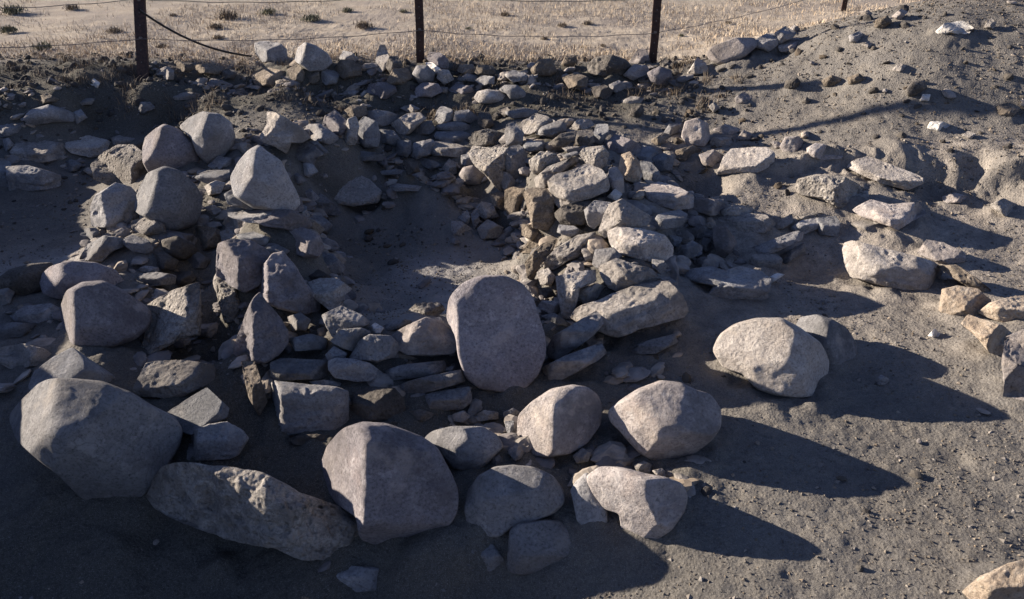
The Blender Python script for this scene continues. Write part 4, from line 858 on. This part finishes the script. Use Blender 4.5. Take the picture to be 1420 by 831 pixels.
def tufts(cx, spread, ymin, ymax, xmin, xmax, ntuft, reg):
    def f(rng, n):
        tx = rng.uniform(xmin, xmax, ntuft); ty = rng.uniform(ymin, ymax, ntuft); k = rng.randint(0, ntuft, n)
        x = tx[k]+rng.randn(n)*spread; y = ty[k]+rng.randn(n)*spread; return x, y, H(x, y)
    return f
blades('dead_weeds', 'thin dead weed stalks on the shaded earth bank under the fence', 5000, M['twig'], tufts(0, .04, 7.3, 8.6, -5.2, 2.2, 150, 0), .03, .13, .0028, .7, 12)
# ---------------------------------------------------------------- low shrubs and dark stones in the field
SHR = """318,18,30,grey-green bushy shrub in the dry field near the top edge, right of the left post
372,14,22,small dull green shrub right of the grey-green bushy one
432,22,24,low bluish green shrub halfway between the left and middle posts
482,12,16,small bluish shrub above the narrow standing stone, far back
300,34,20,brownish low shrub under the grey-green bushy one
505,32,24,sparse brown shrub left of the middle post in the straw
160,40,20,brown dry weed clump left of the left post
12,38,24,dark weed clump at the left picture edge in the field
60,62,26,dull bluish weed tuft near the wire left of the left post
100,8,18,faint grey shrub at the top edge on the left
635,92,20,dry spiky weed on the berm right of the middle post
303,50,16,reddish dry weed right of the left post
650,38,9,tiny dark tuft right of the middle post
945,48,8,tiny dark tuft right of the right post
836,62,9,small brown tuft left of the right post, near the berm
780,33,14,low brown tuft of grass in the field between middle and right posts
815,30,14,second low brown tuft, right of the other in the field
755,52,10,small dry tuft above the dark clods of the berm
560,14,12,grey tuft left of the top of the middle post
700,18,14,faint brown tuft in the field above the rounded pair of stones
1010,30,10,small faint tuft above the large tan boulder of the heap
225,62,16,pale brown weed right beside the left post
20,10,30,dark grey-green bush at the top left corner
240,20,12,brown tuft right of the left post near the top"""
for i, ln in enumerate(SHR.split('\n')):
    u, v, wpx, lab = ln.split(',', 3); u, v, wpx = float(u), float(v), float(wpx)
    t, Pt = hit(u, v+wpx*.3); Pt = Pt[0]; sc = t[0]/F; r = wpx*sc*.5
    root = bpy.data.objects.new('low_shrub', None); S.collection.objects.link(root); root.location = Pt; root.empty_display_size = .05
    root['label'] = lab; root['category'] = 'shrub'; root['group'] = 'low shrubs and weeds in the dry field'
    def loc_(rng, n, r=r):
        p = rng.randn(n, 3)*np.array([r*.45, r*.45, r*.22]); return p[:, 0], p[:, 1], np.abs(p[:, 2])+.01
    dry = any(q in lab for q in ('brown', 'dry', 'reddish', 'faint'))
    f = blades('foliage', '', 260, M['twig'] if dry else M['weed'], loc_, r*.25, r*.55, r*.05, .9, 300+i, None, root); del f['label']
    g = blades('stem', '', 14, M['twig'], lambda rng, n: (rng.randn(n)*r*.1, rng.randn(n)*r*.1, np.zeros(n)), r*.6, r*1.1, r*.03, .6, 400+i, None, root); del g['label']
# ---------------------------------------------------------------- tubes, fence
def tube(name, path, rad, mat, parent=None, loc=(0, 0, 0), sides=6):
    path = np.array(path, float)-np.array(loc); n = len(path); V = []
    for i in range(n):
        tg = path[min(i+1, n-1)]-path[max(i-1, 0)]; tg /= np.linalg.norm(tg)+1e-9
        a = np.cross(tg, [0, 0, 1.0]) if abs(tg[2]) < .95 else np.cross(tg, [1.0, 0, 0]); a /= np.linalg.norm(a); b = np.cross(tg, a)
        r = rad[i] if hasattr(rad, '__len__') else rad
        for k in range(sides):
            q = 2*math.pi*k/sides; V.append(path[i]+r*(math.cos(q)*a+math.sin(q)*b))
    Fc = [(i*sides+k, i*sides+(k+1) % sides, (i+1)*sides+(k+1) % sides, (i+1)*sides+k) for i in range(n-1) for k in range(sides)]
    return mesh(name, V, Fc, mat, parent=parent, loc=loc if parent is None else None)
fence = bpy.data.objects.new('wire_fence', None); S.collection.objects.link(fence); fence.empty_display_size = .2
fence['label'] = 'barbed wire fence on dark steel posts along the far side of the dig'; fence['category'] = 'fence'
def base_pt(u, v, z=.42): p = on_plane(u, v, z); p[2] = float(H0(p[0], p[1])); return p
b1, b2, b3 = base_pt(201, 106, .45), base_pt(584, 93), base_pt(904, 91)
print('posts', b1, b2, b3)
def top_at(b, u, v):      # a point at the post's distance on the sight line of a pixel
    r = ray(u, v); t = b[1]/r[1]; return CAMP+r*t
dirs = []
for b, (u, v) in ((b1, (180, 5)), (b2, (581.5, 5)), (b3, (911, 5))):
    q = top_at(b, u, v)-b; dirs.append(q/q[2])
step = (b3-b1)/2
b4 = base_pt(1167, 23, .42)
b0 = b1-(b3-b1)*.5; b5 = b4+(b4-b3)
posts = [(b0, np.array([0, 0, 1.0]), 1.25, .042), (b1, dirs[0]+np.array([0, .40, 0]), 3.1, .056), (b2, dirs[1], 1.25, .042), (b3, dirs[2], 1.25, .042), (b4, np.array([.01, 0, 1.0]), 1.25, .034), (b5, np.array([0, 0, 1.0]), 1.25, .042)]  # left post lengthened out of view and leaned back to cast the heap's shadow
def post_mesh(h, r, d):
    # steel post of T section: flange towards the dig, web behind; slightly uneven
    V = []; Fc = []
    prof = [(-r, -r*.9), (r, -r*.9), (r, -r*.35), (r*.28, -r*.25), (r*.28, r*.9), (-r*.28, r*.9), (-r*.28, -r*.25), (-r, -r*.35)]
    m = 12
    for i in range(m+1):
        z = -.25+(h+.25)*i/m; j = .0025*math.sin(i*1.7)
        for (x, y) in prof: V.append((x+d[0]*z+j, y+d[1]*z, z))
    k = len(prof)
    for i in range(m):
        for q in range(k): Fc.append((i*k+q, i*k+(q+1) % k, (i+1)*k+(q+1) % k, (i+1)*k+q))
    return V, Fc, (m*k, k)
WH = [.33, .68, 1.05]
for b, d, h, r in posts:
    V, Fc, (top, k) = post_mesh(h, r, d)
    V.append((d[0]*h, d[1]*h, h)); c_ = len(V)-1
    Fc = Fc+[(top+q, top+(q+1) % k, c_, c_) for q in range(k)]
    me = bpy.data.meshes.new('post'); me.from_pydata(V, [], [tuple(dict.fromkeys(f)) for f in Fc]); me.materials.append(M['post'])
    o = bpy.data.objects.new('post', me); S.collection.objects.link(o); o.parent = fence; o.location = b
    for wz in np.arange(.12, min(h, 1.2), .11):
        big = any(abs(wz-q) < .06 for q in WH); rr = .012 if big else .007
        V2 = []; 
        for yy in (-r*.9-.001, -r*.9-.010):
            for q in range(6): V2.append((d[0]*wz+rr*math.cos(q*1.047)*(1.6 if big else 1), d[1]*wz+yy, wz+rr*math.sin(q*1.047)*.8))
        F2 = [(q, (q+1) % 6, 6+(q+1) % 6, 6+q) for q in range(6)]+[(11, 10, 9, 8, 7, 6)]
        me = bpy.data.meshes.new('clip'); me.from_pydata(V2, [], F2); me.materials.append(M['wire'])
        cl = bpy.data.objects.new('clip', me); S.collection.objects.link(cl); cl.parent = o
rw = random.Random(5)
for wz in WH:
    path = []
    for j in range(len(posts)-1):
        A_, B_ = posts[j], posts[j+1]; pa = A_[0]+A_[1]*wz+np.array([0, -A_[3]-.008, 0]); pb = B_[0]+B_[1]*wz+np.array([0, -B_[3]-.008, 0])
        for i in range(24):
            f = i/24; path.append(pa*(1-f)+pb*f-np.array([0, 0, .05*4*f*(1-f)+.004*math.sin(i*1.3+wz*9)]))
    path.append(pb)
    wr = tube('wire', path, .0036, M['wire'], fence, sides=5)
    V = []; Fc = []
    for i in range(3, len(path)-1, 2):
        c = path[i]
        for q in range(2):
            d_ = np.array([rw.uniform(-.4, .4), rw.uniform(-1, 1), rw.uniform(-1, 1)]); d_ /= np.linalg.norm(d_); s_ = np.cross(d_, [1, .2, .1])*.0022; n0 = len(V)
            V += [c-d_*.018, c-s_, c+s_, c+d_*.018]; Fc += [(n0, n0+1, n0+2), (n0+3, n0+2, n0+1)]
    bb = mesh('barb', V, Fc, M['wire'], parent=wr); bb['kind'] = 'stuff'
# thick cable hanging slack from the tall left post down to the pile of stones
A0 = top_at(b1, 190, 12)+np.array([.05, -.07, 0]); E0 = hit(349, 82)[1][0]+np.array([0, 0, .03]); path = []
for i in range(31):
    f = i/30; p = A0*(1-f)+E0*f; p[2] -= .10*4*f*(1-f)*(1.1-.3*f); path.append(p)
cb = tube('slack_cable', path, .011, M['cable'], sides=8); cb['label'] = 'black slack cable drooping from the tall left fence post to the grey stone pile'; cb['category'] = 'cable'
